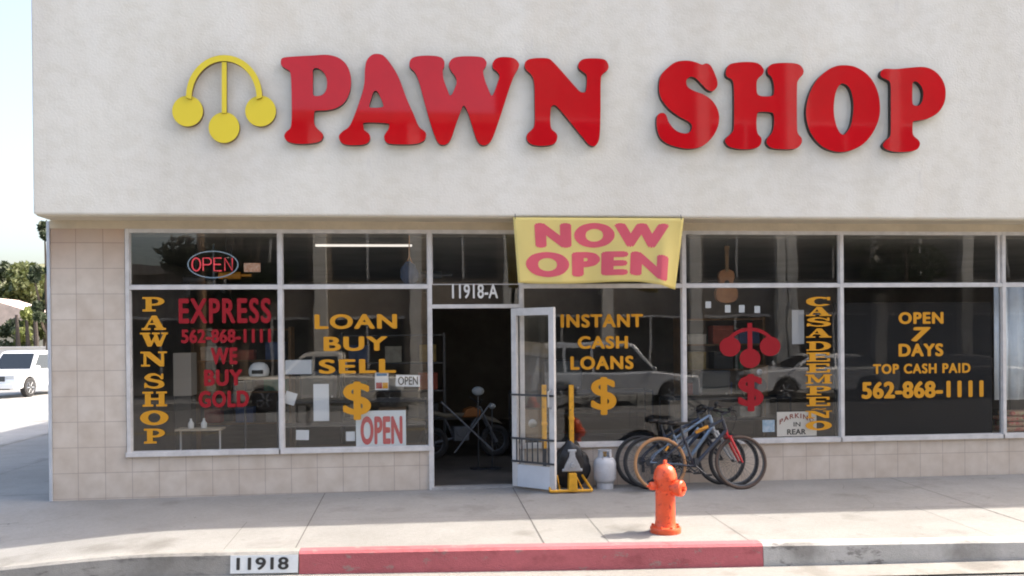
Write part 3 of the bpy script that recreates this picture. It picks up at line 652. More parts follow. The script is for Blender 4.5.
def ban_text(s, u0, v0, u1, v1, slope=0):
    me = text_mesh(s, .065, 0, 1.1); bm = bmesh.new(); bm.from_mesh(me)
    xs = [v.co.x for v in bm.verts]; yy = [v.co.y for v in bm.verts]; a, b, c, d = min(xs), max(xs), min(yy), max(yy)
    bmesh.ops.triangulate(bm, faces=bm.faces)
    for _ in range(3):
        ed = [e_ for e_ in bm.edges if e_.calc_length() > .12]
        if ed: bmesh.ops.subdivide_edges(bm, edges=ed, cuts=1); bmesh.ops.triangulate(bm, faces=[f_ for f_ in bm.faces if len(f_.verts) > 3])
    for v in bm.verts:
        uu = (v.co.x-a)/(b-a); ww = (v.co.y-c)/(d-c); U = u0+(u1-u0)*uu
        v.co = ban_pt(U, v1+(v0-v1)*ww + slope*max(0, uu-.75), .005)
    m_ = bpy.data.meshes.new('lettering'); bm.to_mesh(m_); bm.free(); m_.materials.append(mat('pink_red_banner_print', (.80, .14, .20), .5, var=.05, trans=.3))
    for p in m_.polygons: p.material_index = 0
    o = link('lettering', m_, ban); o['label'] = 'pink red word ' + s
ban_text('NOW', .12, .08, .915, .46); ban_text('OPEN', .055, .52, .925, .90, .14)
f = MB()
for u in (.012, .985): p = ban_pt(u, .02); f.cyl((p[0], p[1]-.004, p[2]-.0), (p[0], -.0, .03), .004, n=6)
f.build('tie_cord', M_DSTEEL, ban)

# ------------------------------------------------------------------ HYDRANT
hg = G(665.5, 532.5); k = 1.0
M_HYD = mat('orange_hydrant_paint', (.80, .11, .035), .38, var=.13, vscale=9, bump=.15, bscale=40); weather(M_HYD, (.42, .035, .02), 22, .56, .62, .8); weather(M_HYD, (.30, .16, .12), 45, .66, .70, .7)
hy = thing('fire_hydrant', 'squat orange red fire hydrant standing by the red kerb', 'fire hydrant', (hg.x, hg.y, gz(hg.x, hg.y)))
f = MB(); f.lathe([(.148, -.01), (.148, .03), (.150, .045), (.142, .06), (.110, .066), (.104, .08), (.097, .12), (.094, .25), (.094, .40), (.098, .46), (.104, .50), (.104, .52)]); f.build('barrel', M_HYD, hy, smooth=True)
f = MB()
for i in range(8):
    t = i*math.pi/4+.2; f.cyl((.128*math.cos(t), .128*math.sin(t), .055), (.128*math.cos(t), .128*math.sin(t), .078), .013, n=6)
f.build('base_bolts', M_HYD, hy)
f = MB(); f.lathe([(.112, .515), (.114, .53), (.110, .545), (.106, .575), (.094, .61), (.072, .64), (.040, .657), (.028, .662)]); bn = f.build('bonnet', M_HYD, hy, smooth=True)
f = MB(); f.cyl((0, 0, .66), (0, 0, .70), .022, .018, n=5); f.build('operating_nut', M_HYD, hy)
def outlet(ang_, z, r, L, cap):
    d = Vector((math.cos(ang_), math.sin(ang_), 0)); f = MB()
    f.lathe([(r*.85, .05), (r*.82, L*.7), (r*.95, L*.72)], (0, 0, z), d, 20); f.lathe([(r, L*.72), (r*1.02, L*.75), (r*1.02, L), (r*.85, L+.012)], (0, 0, z), d, 20)
    o_ = f.build('outlet', M_HYD, hy, smooth=True)
    f = MB(); c = Vector((0, 0, z))+d*(L+.01); f.cyl(c, c+d*.03, r*.3, n=5); f.build('cap_nut', M_HYD, o_)
outlet(R(-42), .44, .078, .175, 1); outlet(R(186), .455, .04, .145, 1); outlet(R(60), .44, .045, .15, 1)
f = MB(); f.tube([(-.13, -.02, .47), (-.10, -.09, .42), (-.04, -.115, .40), (.03, -.115, .42), (.07, -.1, .46)], .005, 6); f.build('chain', M_HYD, hy)

# ------------------------------------------------------------------ PROPANE TANK
tg = G(604, 487); M_TANK = mat('pale_grey_tank_paint', (.52, .54, .57), .5, var=.08, vscale=8); weather(M_TANK, (.22, .16, .12), 14, .62, .68, .6)
tk = thing('propane_tank', 'pale grey propane gas bottle standing against the tiled wall left of the bicycles', 'gas bottle', (tg.x, min(tg.y, -.2), gz(tg.x, -.2)))
f = MB(); f.lathe([(.0, .06), (.09, .065), (.125, .09), (.138, .125), (.138, .30), (.125, .345), (.09, .375), (.04, .385), (0, .387)], n=32); f.build('cylinder', M_TANK, tk, smooth=True)
f = MB(); f.lathe([(.10, 0), (.104, 0), (.104, .07), (.10, .07)], n=32); f.build('foot_ring', M_TANK, tk, smooth=True)
f = MB()
for a0, a1 in ((-60, 60), (120, 240)):
    pts = [(math.cos(R(t_)), math.sin(R(t_))) for t_ in lin(a0, a1, 14)]
    for (c0, s0), (c1, s1) in zip(pts, pts[1:]):
        f.quad((.088*c0, .088*s0, .365), (.088*c1, .088*s1, .365), (.078*c1, .078*s1, .46), (.078*c0, .078*s0, .46))
f.tube([(.078*math.cos(t_), .078*math.sin(t_), .462) for t_ in [2*math.pi*i/28 for i in range(28)]], .006, 6, True)
f.build('collar', M_TANK, tk, smooth=True)
f = MB(); f.cyl((0, 0, .385), (0, 0, .43), .018); f.cyl((0, 0, .43), (0, 0, .445), .028, n=8); f.cyl((0, -.05, .41), (0, 0, .41), .012); f.build('valve', mat('brass_valve', (.45, .33, .15), .4, metal=.8), tk)

# ------------------------------------------------------------------ YELLOW SHOP CRANE
M_YM = mat('chipped_yellow_paint', (.66, .33, .02), .5, var=.15, vscale=14); weather(M_YM, (.12, .08, .05), 25, .60, .66, .8)
yb = -.48; cg = Vector((X(573, yb, 488), yb, 0))
cr = thing('folding_shop_crane', 'yellow steel lifting stand with grey bracket and two upright posts beside the open door', 'shop crane', (cg.x, yb, gz(cg.x, yb)))
def lx(px, yy=yb): return X(px, yy, 470)-cg.x
f = MB(); zz = .035
f.tube([(lx(550), .0, .03), (lx(592), .0, .03)], .018, 6); f.tube([(lx(553), .34, .20), (lx(585), .34, .20)], .015, 6)
f.tube([(lx(592), 0, .03), (lx(585), .34, .20)], .016, 6); f.tube([(lx(550), 0, .03), (lx(553), .34, .20)], .016, 6)
f.tube([(lx(560), .0, .03), (lx(561), .34, .2)], .010, 6); f.tube([(lx(583), .0, .03), (lx(579), .34, .2)], .010, 6)
f.build('base_frame', M_YM, cr)
f = MB(); f.prism([(-.055, .02), (.055, .02), (.045, .235), (-.045, .235)], -.02, .10); f.build('column', M_YM, cr, bevel=.006)
f = MB(); f.prism([(-.11, .26), (.11, .26), (.085, .33), (.035, .43), (.03, .50), (-.03, .50), (-.035, .43), (-.085, .33)], .02, .06); f.cyl((-.12, .04, .27), (.12, .04, .27), .02, n=8); f.cyl((0, -.01, .33), (0, .02, .33), .03, n=12); f.cyl((-.05, .04, .5), (.05, .04, .5), .018)
f.build('bracket', mat('grey_cast_bracket', (.36, .38, .40), .5, metal=.3, var=.15, vscale=20), cr, bevel=.004)
for px, zb_ in ((546, .50), (573.5, .56)):
    f = MB(); xx = lx(px, yb+.2); f.box(xx-.028, xx+.028, .30, .35, zb_, Z(385, px, yb+.3)-gz(cg.x, yb)); f.box(xx-.034, xx+.034, .292, .358, zb_+.28, zb_+.32); f.build('post', M_YM, cr, bevel=.005)
    f = MB(); f.box(xx-.02, xx+.02, .305, .345, .12, zb_+.002); f.build('post_foot', M_DSTEEL, cr)
bg_ = thing('black_tarpaulin_bundle', 'slumped black plastic tarp heap behind the yellow lifting stand', 'tarp', (X(571, -.14, 460), -.14, 0))
bm = bmesh.new(); bmesh.ops.create_icosphere(bm, subdivisions=4, radius=1)
from mathutils import noise as MN
for v in bm.verts:
    c = v.co.copy(); n_ = MN.noise(c*2.2)*.16 + MN.noise(c*6)*.05; t_ = (c.z+1)/2
    w_ = .27*(1-.55*t_**1.4); v.co = Vector((c.x*w_*(1+n_)*1.05, c.y*.10*(1+n_), t_*.60*(1+n_*.3)))
me = bpy.data.meshes.new('heap'); bm.to_mesh(me); bm.free(); me.materials.append(mat('black_plastic_sheet', (.018, .018, .02), .35)); link('heap', me, bg_, smooth=True)

# ------------------------------------------------------------------ BICYCLES
def bicycle(label, x, y, rz, lean, wb, r, frame_m, fork_m, tyre_m, rim_m, decal=None, sus=False, head=(.74, .80)):
    b = thing('bicycle', label, 'bicycle', (x, y, gz(x, y)), rz, 'bicycles leaning in a row against the storefront')
    b.rotation_euler = (lean, 0, rz)
    def wheel(cx):
        f = MB(); f.ring((cx, 0, r), (0, 1, 0), r-.021, .021, 56, 8); o_ = f.build('tyre', tyre_m, None, smooth=True)
        root = o_; root.name = 'wheel'; root.parent = b
        f = MB(); f.ring((cx, 0, r), (0, 1, 0), r-.045, .009, 48, 6); f.build('rim', rim_m, root, smooth=True)
        f = MB(); f.cyl((cx, -.045, r), (cx, .045, r), .018, n=10)
        for i in range(28):
            t_ = 2*math.pi*i/28; t2 = t_+(.35 if i % 2 else -.35); s2 = .022 if i % 4 < 2 else -.022
            f.cyl((cx+.018*math.cos(t2), s2, r+.018*math.sin(t2)), (cx+(r-.05)*math.cos(t_), 0, r+(r-.05)*math.sin(t_)), .0012, n=4, cap=False)
        f.build('spokes', M_RIM, root)
        return root
    wheel(0); wheel(wb)
    bb = (wb*.42, 0, r-.03); ht = (wb*head[0]+.0, 0, head[1]-.02); hb = (wb*head[0]+.035, 0, head[1]-.15); st = (wb*.30, 0, .66+(r-.33)); 
    f = MB(); f.tube([bb, st], .017); f.tube([(st[0]+.01, 0, st[2]-.05), ht], .017); f.tube([bb, hb], .023); f.cyl(hb, ht, .021)
    for s_ in (-1, 1):
        f.tube([(bb[0], s_*.02, bb[2]), (.10, s_*.055, r-.005), (0, s_*.06, r)], .010); f.tube([(st[0]-.005, s_*.015, st[2]-.06), (.08, s_*.05, r+.1), (0, s_*.06, r)], .009)
    if sus: f.tube([(wb*.36, 0, r+.10), (wb*.60, 0, head[1]-.17)], .02); f.prism([(wb*.34, r+.06), (wb*.47, r+.20), (wb*.44, r+.03)], -.012, .012)
    f.build('frame', frame_m, b, smooth=True)
    f = MB(); f.cyl((hb[0], 0, hb[2]), (hb[0]+.012, 0, hb[2]-.06), .018); f.obox((hb[0]+.02, 0, hb[2]-.075), .05, .15, .03)
    for s_ in (-1, 1): f.tube([(hb[0]+.02, s_*.065, hb[2]-.07), (hb[0]+.02+(wb-hb[0]-.02)*.62, s_*.065, r+(hb[2]-.07-r)*.38), (wb, s_*.06, r)], [.019, .017, .012])
    f.build('fork', fork_m, b, smooth=True)
    f = MB(); f.cyl(st, (st[0]-.035, 0, st[2]+.13), .013); f.build('seat_post', M_DSTEEL, b)
    f = MB(); sx, sz = st[0]-.04, st[2]+.15
    f.prism([(sx-.14, sz+.03), (sx-.13, sz-.02), (sx-.02, sz-.025), (sx+.13, sz-.005), (sx+.14, sz+.012), (sx+.02, sz+.018), (sx-.07, sz+.035)], -.03, .03); f.ball((sx-.085, 0, sz+.005), .065, .085, .03); f.build('saddle', M_BLK, b, smooth=True, bevel=.008)
    f = MB(); f.tube([ht, (ht[0]-.015, 0, ht[2]+.06), (ht[0]+.06, 0, ht[2]+.09)], .014); f.tube([(ht[0]+.0, -.30, ht[2]+.13), (ht[0]+.05, -.12, ht[2]+.095), (ht[0]+.06, 0, ht[2]+.09), (ht[0]+.05, .12, ht[2]+.095), (ht[0]+.0, .30, ht[2]+.13)], .012)
    hb_ = f.build('handlebar', M_DSTEEL, b, smooth=True)
    for s_ in (-1, 1):
        f = MB(); f.cyl((ht[0]+.012, s_*.20, ht[2]+.118), (ht[0], s_*.31, ht[2]+.132), .017); f.tube([(ht[0]+.03, s_*.17, ht[2]+.11), (ht[0]+.08, s_*.20, ht[2]+.10), (ht[0]+.075, s_*.27, ht[2]+.09)], .006, 5); f.build('grip', M_RUB, hb_)
    f = MB(); f.ring(bb, (0, 1, 0), .085, .006, 32, 6); f.ring(bb, (0, 1, 0), .055, .005, 24, 6); f.cyl((bb[0], -.06, bb[2]), (bb[0], .06, bb[2]), .02)
    f.tube([(bb[0], -.06, bb[2]), (bb[0]+.12, -.07, bb[2]-.11)], .010, 6); f.tube([(bb[0], .06, bb[2]), (bb[0]-.12, .07, bb[2]+.11)], .010, 6)
    f.tube([(bb[0], -.035, bb[2]+.085), (0, -.035, r+.035)], .004, 4); f.tube([(bb[0], -.035, bb[2]-.085), (.03, -.035, r-.08)], .004, 4); f.cyl((0, -.05, r), (0, -.03, r), .05, n=16)
    f.build('crankset', M_DSTEEL, b)
    for s_, dx in ((-1, .12), (1, -.12)):
        f = MB(); f.obox((bb[0]+dx, s_*.115, bb[2]-dx*.92), .09, .08, .022); f.build('pedal', M_RUB, b)
    f = MB()
    f.tube([(ht[0]+.07, -.17, ht[2]+.1), (ht[0]+.14, -.10, ht[2]+.02), (ht[0]+.09, -.04, ht[2]-.16), (wb-.06, -.06, r+.26)], .0035, 5)
    f.tube([(ht[0]+.07, .17, ht[2]+.1), (ht[0]+.15, .06, ht[2]+.0), (ht[0]+.02, -.03, ht[2]-.1), (wb*.45, -.03, ht[2]-.12), (st[0], -.03, st[2]-.12), (.04, -.06, r+.06)], .0035, 5)
    f.build('brake_cable', M_BLK, b)
    f = MB()
    f.obox((wb*.42+.02, 0, r+.02), .05, .07, .09); f.build('derailleur', M_DSTEEL, b); f = MB(); f.obox((.02, -.05, r-.09), .035, .02, .10); f.build('derailleur', M_DSTEEL, b)
    if decal:
        f = MB()
        for t0, t1 in ((.30, .62),):
            p0 = Vector(st)*(1-t0)+Vector(ht)*t0; p1 = Vector(st)*(1-t1)+Vector(ht)*t1; f.cyl(p0+Vector((0, 0, -.02)), p1+Vector((0, 0, -.01)), .024)
        f.cyl((.05, -.075, r+.16), (.09, -.075, r+.21), .012); f.build('decal', decal, b, smooth=True)
    return b
M_OT = mat('tan_wall_tyre', (.42, .22, .10), .7); M_BT = mat('brown_black_tyre', (.09, .06, .045), .7)
M_RF = mat('red_fork_paint', (.50, .012, .02), .3); M_GF = mat('grey_fork_paint', (.45, .48, .50), .3)
M_DF = mat('dark_frame_paint', (.035, .04, .055), .3); M_BF = mat('navy_frame_paint', (.03, .045, .08), .3)
M_OR = mat('orange_decal', (.65, .28, .02), .5)
c1 = G(661, 486.5)
y1 = -.52
def bx_(px, y): return X(px, y, 458)
x1, x1f = bx_(661, y1), bx_(742, y1)
bk1 = bicycle('nearest bicycle, dark frame with red fork, orange decals and tan-rimmed rear tyre', x1, y1, 0, R(-7), x1f-x1, .325, M_DF, M_RF, M_OT, M_RIM, M_OR, head=(.80, .86))
# its front tyre is darker than its rear one
fr = [c for c in bk1.children if c.name.startswith('wheel')][1]; fr.data.materials[0] = M_BT; fr['label'] = 'front wheel with brown black tyre'
y2 = -.36; x2, x2f = bx_(650, y2), bx_(735, y2)
bicycle('middle bicycle with silver blue suspension frame and grey fork, between two dark bicycles', x2, y2, 0, R(-8), x2f-x2, .32, M_SILV, M_GF, M_RUB, M_RIM, None, True, head=(.74, .90))
y3 = -.18; x3, x3f = bx_(641, y3), bx_(722, y3)
bicycle('dark bicycle closest to the tiled wall, mostly hidden behind the other two', x3, y3, 0, R(-7), x3f-x3, .315, M_BF, M_DF, M_RUB, M_RIM, None, head=(.75, .84))

# ------------------------------------------------------------------ SIGNS AND STOCK INSIDE THE WINDOWS
def board(px0, py0, px1, py1, y, m, name='board', t=.006, tilt=0):
    f = MB(); cx, cy = (px0+px1)/2, (py0+py1)/2; c = W(cx, cy, y)
    w, h = X(px1, y, cy)-X(px0, y, cy), Z(py0, cx, y)-Z(py1, cx, y)
    f.obox((0, 0, 0), w, t, h, Matrix.Rotation(tilt, 3, 'Y')); o_ = f.build(name, m); o_.location = c; return o_
def flat_sign(name, label, cat, box_, y, m, texts, tilt=0, group=None):
    o_ = board(*box_, y, m, name, tilt=tilt); tag(o_, label, cat, group)
    for (s, a, b, c, d, mt, off, *rest) in texts:
        q = lettering('lettering', s, a, b, c, d, mt, None, y=y-.006, off=off)
        q.parent = o_; q.matrix_parent_inverse = Matrix.Translation(-o_.location)
        if s: q['label'] = 'word ' + s
    return o_
M_BLUE = mat('blue_print', (.06, .22, .45), .5); M_BROWN = mat('brown_red_print', (.28, .06, .04), .5)
flat_sign('window_sign', 'white board with large red OPEN standing low in the window under the yellow dollar sign', 'window sign', (356, 410.5, 406, 446.5), .06, mat('pale_board', (.66, .70, .72), .6), [('OPEN', 360.5, 416, 402.5, 444.5, mat('sign_red', (.50, .05, .06), .5), .04)])
flat_sign('window_sign', 'small white plate with black OPEN right of the dollar sign', 'window sign', (395.8, 375, 420, 386.5), .06, M_PAPER, [('OPEN', 398, 376.5, 418, 385, M_BLACKT, .02)], R(2))
o = flat_sign('window_notice', 'small notice with blue heading and red and yellow badges under the word SELL', 'notice', (375, 372.5, 388.5, 390), .06, M_PAPER, [])
for (a, b, c, d, m_) in ((376.5, 373.5, 387, 376, M_BLUE), (376, 382.5, 382, 388.5, M_VRED), (382.5, 382.5, 388, 388.5, M_VYEL)):
    q = board(a, b, c, d, .055, m_, 'print', .002); l_ = q.location.copy(); q.parent = o; q.location = l_-o.location
pk = flat_sign('parking_sign', 'white card reading PARKING IN REAR standing at the foot of the window', 'parking sign', (777, 411.7, 816.5, 436), .05, mat('cream_card', (.66, .62, .56), .7), [('IN', 793.5, 422, 800.5, 426.5, M_BLACKT, .02), ('REAR', 787, 429, 806, 434.5, M_BLACKT, .04)])
# arched word
me = text_mesh('PARKING', .03, 0, 1.2); xs = [v.co.x for v in me.vertices]; a_, b_ = min(xs), max(xs)
for v in me.vertices:
    t_ = (v.co.x-a_)/(b_-a_)*2-1; v.co.y = v.co.y*.9 + .9*(1-t_*t_)
lettering('lettering', '', 779.5, 413.2, 814, 424.5, M_BROWN, None, y=.043, me=me); q = COL.objects[-1] if False else [o_ for o_ in COL.objects if o_.data == me][0]
q.parent = pk; q.matrix_parent_inverse = Matrix.Translation(-pk.location); q['label'] = 'arched word PARKING'
tag(board(762.5, 420, 774.5, 432, .04, mat('blue_white_sticker', (.16, .32, .48), .5, col2=(.5, .6, .7), vscale=12), 'sticker'), 'blue and white round-cornered security sticker left of the parking card', 'sticker')
# papers
PG = 'papers and tags in the left shop windows'
for lab, bxs, tl in (('tall sheet of white paper hanging left of the yellow dollar sign', (313.5, 384, 329, 421), 0), ('small tilted white paper beside the frame of the second window', (284.5, 392, 296, 404.5), R(18)),
                     ('small white price card low in the second window', (296, 430, 309, 440), R(2)), ('little white price card touching the left edge of the red OPEN board', (346, 431.5, 355, 441), 0)):
    tag(board(*bxs, .08, M_PAPER, 'paper_sheet', .002, tl), lab, 'paper', PG)
for lab, bxs in (('white square tag leftmost of four above the red pawn symbol', (705.5, 301.5, 711, 308)), ('white square tag second of four above the red pawn symbol', (725, 305, 730.5, 312.5)), ('white square tag third of four above the red pawn symbol', (739, 305, 744.5, 312.5)), ('white square tag rightmost of four above the red pawn symbol', (754.5, 306, 760, 313))):
    tag(board(*bxs, .03, M_PAPER, 'paper_tag', .002), lab, 'paper tag', 'white tags on the pawn symbol window')
tag(board(792, 310, 804, 344, .25, mat('dull_white_card', (.45, .46, .48), .8), 'poster_card', .004), 'blank pale poster card hanging left of the vertical yellow letters', 'poster')
tag(board(286, 360, 312, 374, .35, M_PAPER, 'card_box', .12), 'low white box with a pale face left of the word SELL', 'box')
# neon sign
c = W(213, 264.5, .12); ns = thing('neon_open_sign', 'lit red OPEN neon inside a pale blue oval high in the left window', 'neon sign', c)
f = MB(); rx, rz_ = (X(238, .12, 265)-X(188, .12, 265))/2, (Z(251, 213, .12)-Z(277.5, 213, .12))/2
f.tube([(rx*math.cos(t_), 0, rz_*math.sin(t_)) for t_ in [2*math.pi*i/48 for i in range(48)]], .0065, 8, True); f.build('oval_tube', mat('blue_neon_tube', (.3, .4, .5), .3, emit=(.45, .65, .85), estr=.04), ns, smooth=True)
f = MB(); LWn = rx*2*.86/4; hh = rz_*.48; x0 = -rx*.86+.01
def nst(pts): f.tube([(x0+p[0]*LWn*.78, -.012, -hh+p[1]*2*hh) for p in pts], .009, 6)
def shift(n_):
    global x0
    x0 += LWn*n_
f_o = [(.5+.5*math.cos(t_), .5+.5*math.sin(t_)) for t_ in [2*math.pi*i/20 for i in range(21)]]
nst(f_o); shift(1.02); nst([(0, 0), (0, 1), (.7, 1), (.95, .85), (.95, .6), (.7, .48), (0, .48)]); shift(1.02)
nst([(.9, 0), (0, 0), (0, 1), (.9, 1)]); nst([(0, .5), (.8, .5)]); shift(1); nst([(0, 0), (0, 1), (.9, 0), (.9, 1)])
f.build('letter_tube', mat('red_neon_tube', (.5, .05, .06), .3, emit=(1, .08, .12), estr=.15), ns, smooth=True)
f = MB(); f.obox((0, .035, 0), .02, .02, .5); f.build('back_bracket', M_DSTEEL, ns)
for dx in (-.15, .15):
    f = MB(); f.cyl((dx, .01, rz_*.8), (dx, .01, WT-c.z), .0025, n=5); f.build('wire', M_DSTEEL, ns)
tag(board(244, 263, 260.5, 272, .1, mat('orange_label_card', (.50, .20, .10), .7, col2=(.7, .5, .38), vscale=30), 'label_card'), 'small orange card beside the neon sign', 'card')
# ceiling lamp inside
c = W(364, 245.5, .9); lm = thing('strip_light', 'lit white strip light under the ceiling behind the second window', 'strip light', c)
hw = (X(412.5, .9, 245)-X(316, .9, 245))/2
f = MB(); f.cyl((-hw, 0, 0), (hw, 0, 0), .016); f.build('tube', mat('lit_strip', (.7, .68, .64), .4, emit=(1, .9, .82), estr=.32), lm)
f = MB(); f.box(-hw-.02, hw+.02, -.05, .05, .025, .07); f.build('housing', M_DARK, lm)
for s_ in (-.6, .6): f = MB(); f.cyl((hw*s_, 0, .07), (hw*s_, 0, 3.1-c.z), .004); f.build('hanger', M_DSTEEL, lm)
# hanging bag
c = W(409.5, 274, .2); hb = thing('hanging_bag', 'dark blue bag hanging by an orange cord in the second window', 'bag', c)
bm = bmesh.new(); bmesh.ops.create_icosphere(bm, subdivisions=3, radius=1)
for v in bm.verts: n_ = MN.noise(v.co*2.5)*.2; v.co = Vector((v.co.x*.11*(1+n_), v.co.y*.06, v.co.z*.15*(1+n_)))
me = bpy.data.meshes.new('pouch'); bm.to_mesh(me); bm.free(); me.materials.append(mat('navy_cloth', (.035, .055, .10), .8, var=.4, vscale=12)); link('pouch', me, hb, smooth=True)
f = MB(); f.tube([(-.04, 0, .12), (0, 0, .22), (0, 0, WT-c.z)], .008, 6); f.tube([(.04, 0, .12), (0, 0, .22)], .008, 6); f.build('cord', mat('orange_cord', (.35, .16, .05), .8), hb)

# partition blacking out the hours window
f = MB(); f.box(MX[5]+.05, MX[6]+.04, .30, .33, .04, Z(304, 920, .3)); f.box(MX[5]+.05, MX[6]+.04, .295, .335, Z(304, 920, .3), Z(302.4, 920, .3)); bo = f.build('blackout_board', mat('matt_black_board', (.012, .012, .013), .9)); tag(bo, 'matt black board blocking the window lettered with opening hours', 'board')
# display counters, shelves and stock
M_WOOD = mat('brown_wood', (.20, .12, .06), .6, var=.25, vscale=6); M_WOODL = mat('pale_wood', (.42, .34, .24), .6, var=.2, vscale=6)
def shelf_unit(label, x, y, w, h, d, nsh, m, rz=0):
    o_ = thing('shelf_unit', label, 'shelf', (x, y, .036), rz)
    for s_ in (0, w):
        f = MB(); f.box(s_-.02, s_+.02, 0, d, 0, h); f.build('side_panel', m, o_)
    for i in range(nsh):
        f = MB(); z = .1+(h-.15)*i/(nsh-1); f.box(.02, w-.02, .01, d-.01, z, z+.025); f.build('shelf', m, o_)
    return o_
def glass_case(label, x, y, w, d, h, m):
    o_ = thing('display_case', label, 'display case', (x, y, .036))
    f = MB(); f.box(0, w, 0, d, 0, h*.35); f.build('plinth', m, o_)
    f = MB()
    for a_ in (0, w-.02):
        for b_ in (0, d-.02): f.box(a_, a_+.02, b_, b_+.02, h*.35, h)
    f.box(0, w, 0, .02, h, h+.03); f.box(0, w, d-.02, d, h, h+.03); f.box(0, .02, .02, d-.02, h, h+.03); f.box(w-.02, w, .02, d-.02, h, h+.03); f.build('frame', M_DSTEEL, o_)
    f = MB(); f.quad((.02, .01, h*.35), (w-.02, .01, h*.35), (w-.02, .01, h), (.02, .01, h)); f.build('pane', M_GLASS, o_)
    f = MB(); f.box(.02, w-.02, .02, d-.02, h*.66, h*.68); f.build('shelf', M_DARK, o_)
    return o_
ws = thing('window_shelf', 'low shelf on thin grey legs inside the far left window', 'shelf', (X(192, .5, 430), .5, 0))
zs = Z(429, 200, .5); wv = X(222, .5, 429)-X(176, .5, 429)
f = MB(); f.box(-wv/2+.1, wv/2+.1, -.12, .14, zs-.012, zs+.012); f.build('top', M_WOODL, ws)
for dx in (-wv/2+.14, wv/2+.06): f = MB(); f.cyl((dx, 0, .035), (dx, 0, zs-.012), .012); f.build('leg', M_ALU, ws)
for i, (px, lab) in enumerate(((191, 'left of two small white bottles on the window shelf'), (204, 'right of two small white bottles on the window shelf'))):
    f = MB(); f.lathe([(.034, 0), (.036, .02), (.036, .06), (.018, .085), (.013, .1), (.013, .12)], n=16)
    tag(f.build('bottle', M_WHITE, smooth=True, loc=(X(px, .5, 425), .5, zs+.012)), lab, 'bottle', 'small white bottles on the window shelf')
hd = thing('helmet_shelf', 'narrow pale ledge holding a white helmet inside the far left window', 'shelf', (X(262, .6, 375), .6, 0)); zs = Z(376, 262, .6)
f = MB(); f.box(-.27, .30, -.12, .2, zs-.04, zs-.005); f.build('top', M_WOODL, hd)
for dx in (-.22, .25): f = MB(); f.cyl((dx, .05, .035), (dx, .05, zs-.04), .015); f.build('leg', M_DSTEEL, hd)
hm = thing('helmet', 'white rounded motorcycle helmet on the ledge in the far left window', 'helmet', (X(259, .6, 368), .6, zs))
f = MB(); f.lathe([(.115, .0), (.128, .04), (.125, .09), (.10, .14), (.06, .168), (.0, .175)], n=24); f.build('shell', M_WHITE, hm, smooth=True)
f = MB(); f.box(-.07, .07, -.13, -.10, .03, .08); f.build('visor', M_BLK, hm, bevel=.01)
# left window big stuff
shelf_unit('tall brown shelf unit deep behind the far left window', -3.3, 2.6, 1.4, 2.0, .4, 5, M_WOOD)
shelf_unit('grey metal shelf unit behind the second window', -1.2, 3.2, 1.6, 1.9, .4, 5, M_DSTEEL)
shelf_unit('brown shelf unit behind the red pawn symbol window', 4.0, 2.4, 1.3, 2.1, .4, 6, M_WOOD)
cab = thing('pale_cabinet', 'narrow pale cabinet standing between window lettering PAWNSHOP and EXPRESS', 'cabinet', (X(182, .9, 360), .9, .036))
f = MB(); f.box(-.11, .11, 0, .3, 1.1, 1.65); f.build('upper_box', mat('pale_cabinet_paint', (.42, .38, .33), .7), cab); f = MB(); f.box(-.10, .10, .02, .28, 0, 1.1); f.build('base', M_BLK, cab)
glass_case('glass counter inside the second window', -1.9, 1.3, 2.0, .5, .95, M_WOOD)
glass_case('glass counter behind the INSTANT CASH LOANS window', 1.4, 2.6, 2.2, .5, .95, M_DSTEEL)
glass_case('glass counter behind the red dollar sign window', 3.5, 1.4, 1.8, .5, .9, M_WOOD)
rnd = random.Random(3)
cols = [(.35, .08, .05), (.08, .12, .25), (.4, .38, .33), (.3, .22, .08), (.06, .06, .06), (.10, .22, .14), (.5, .48, .45)]
def stock(x, y, z, w, h, d, i, lab):
    f = MB(); f.box(-w/2, w/2, -d/2, d/2, 0, h); f.box(-w/2-.004, w/2+.004, -d/2-.004, d/2+.004, h*.8, h+.006)
    return tag(f.build('storage_box', mat('stock_colour_%d' % (i % 7), cols[i % 7], .7, var=.2, vscale=9), bevel=.006, loc=(x, y, z)), lab, 'box', 'goods on the shelves inside the shop')
n = 0
cn = ['dark red', 'navy', 'grey', 'mustard', 'black', 'green', 'pale']
for (sx, sy, w, h, ns_, nm) in ((-3.3, 2.6, 1.4, 2.0, 5, 'far left window'), (-1.2, 3.2, 1.6, 1.9, 5, 'second window'), (4.0, 2.4, 1.3, 2.1, 6, 'pawn symbol window')):
    for i in range(1, ns_-1):
        z = .036+.1+(h-.15)*i/(ns_-1)+.0262
        for j in range(3):
            ww = rnd.uniform(.2, .34); stock(sx+.26+j*(w-.3)/2.4, sy+.2, z, ww, rnd.uniform(.12, .28), .25, n, '%s box, %s on shelf %s from the floor behind the %s' % (cn[n % 7], ('left', 'middle', 'right')[j], ('second', 'third', 'fourth', 'fifth')[i-1], nm)); n += 1
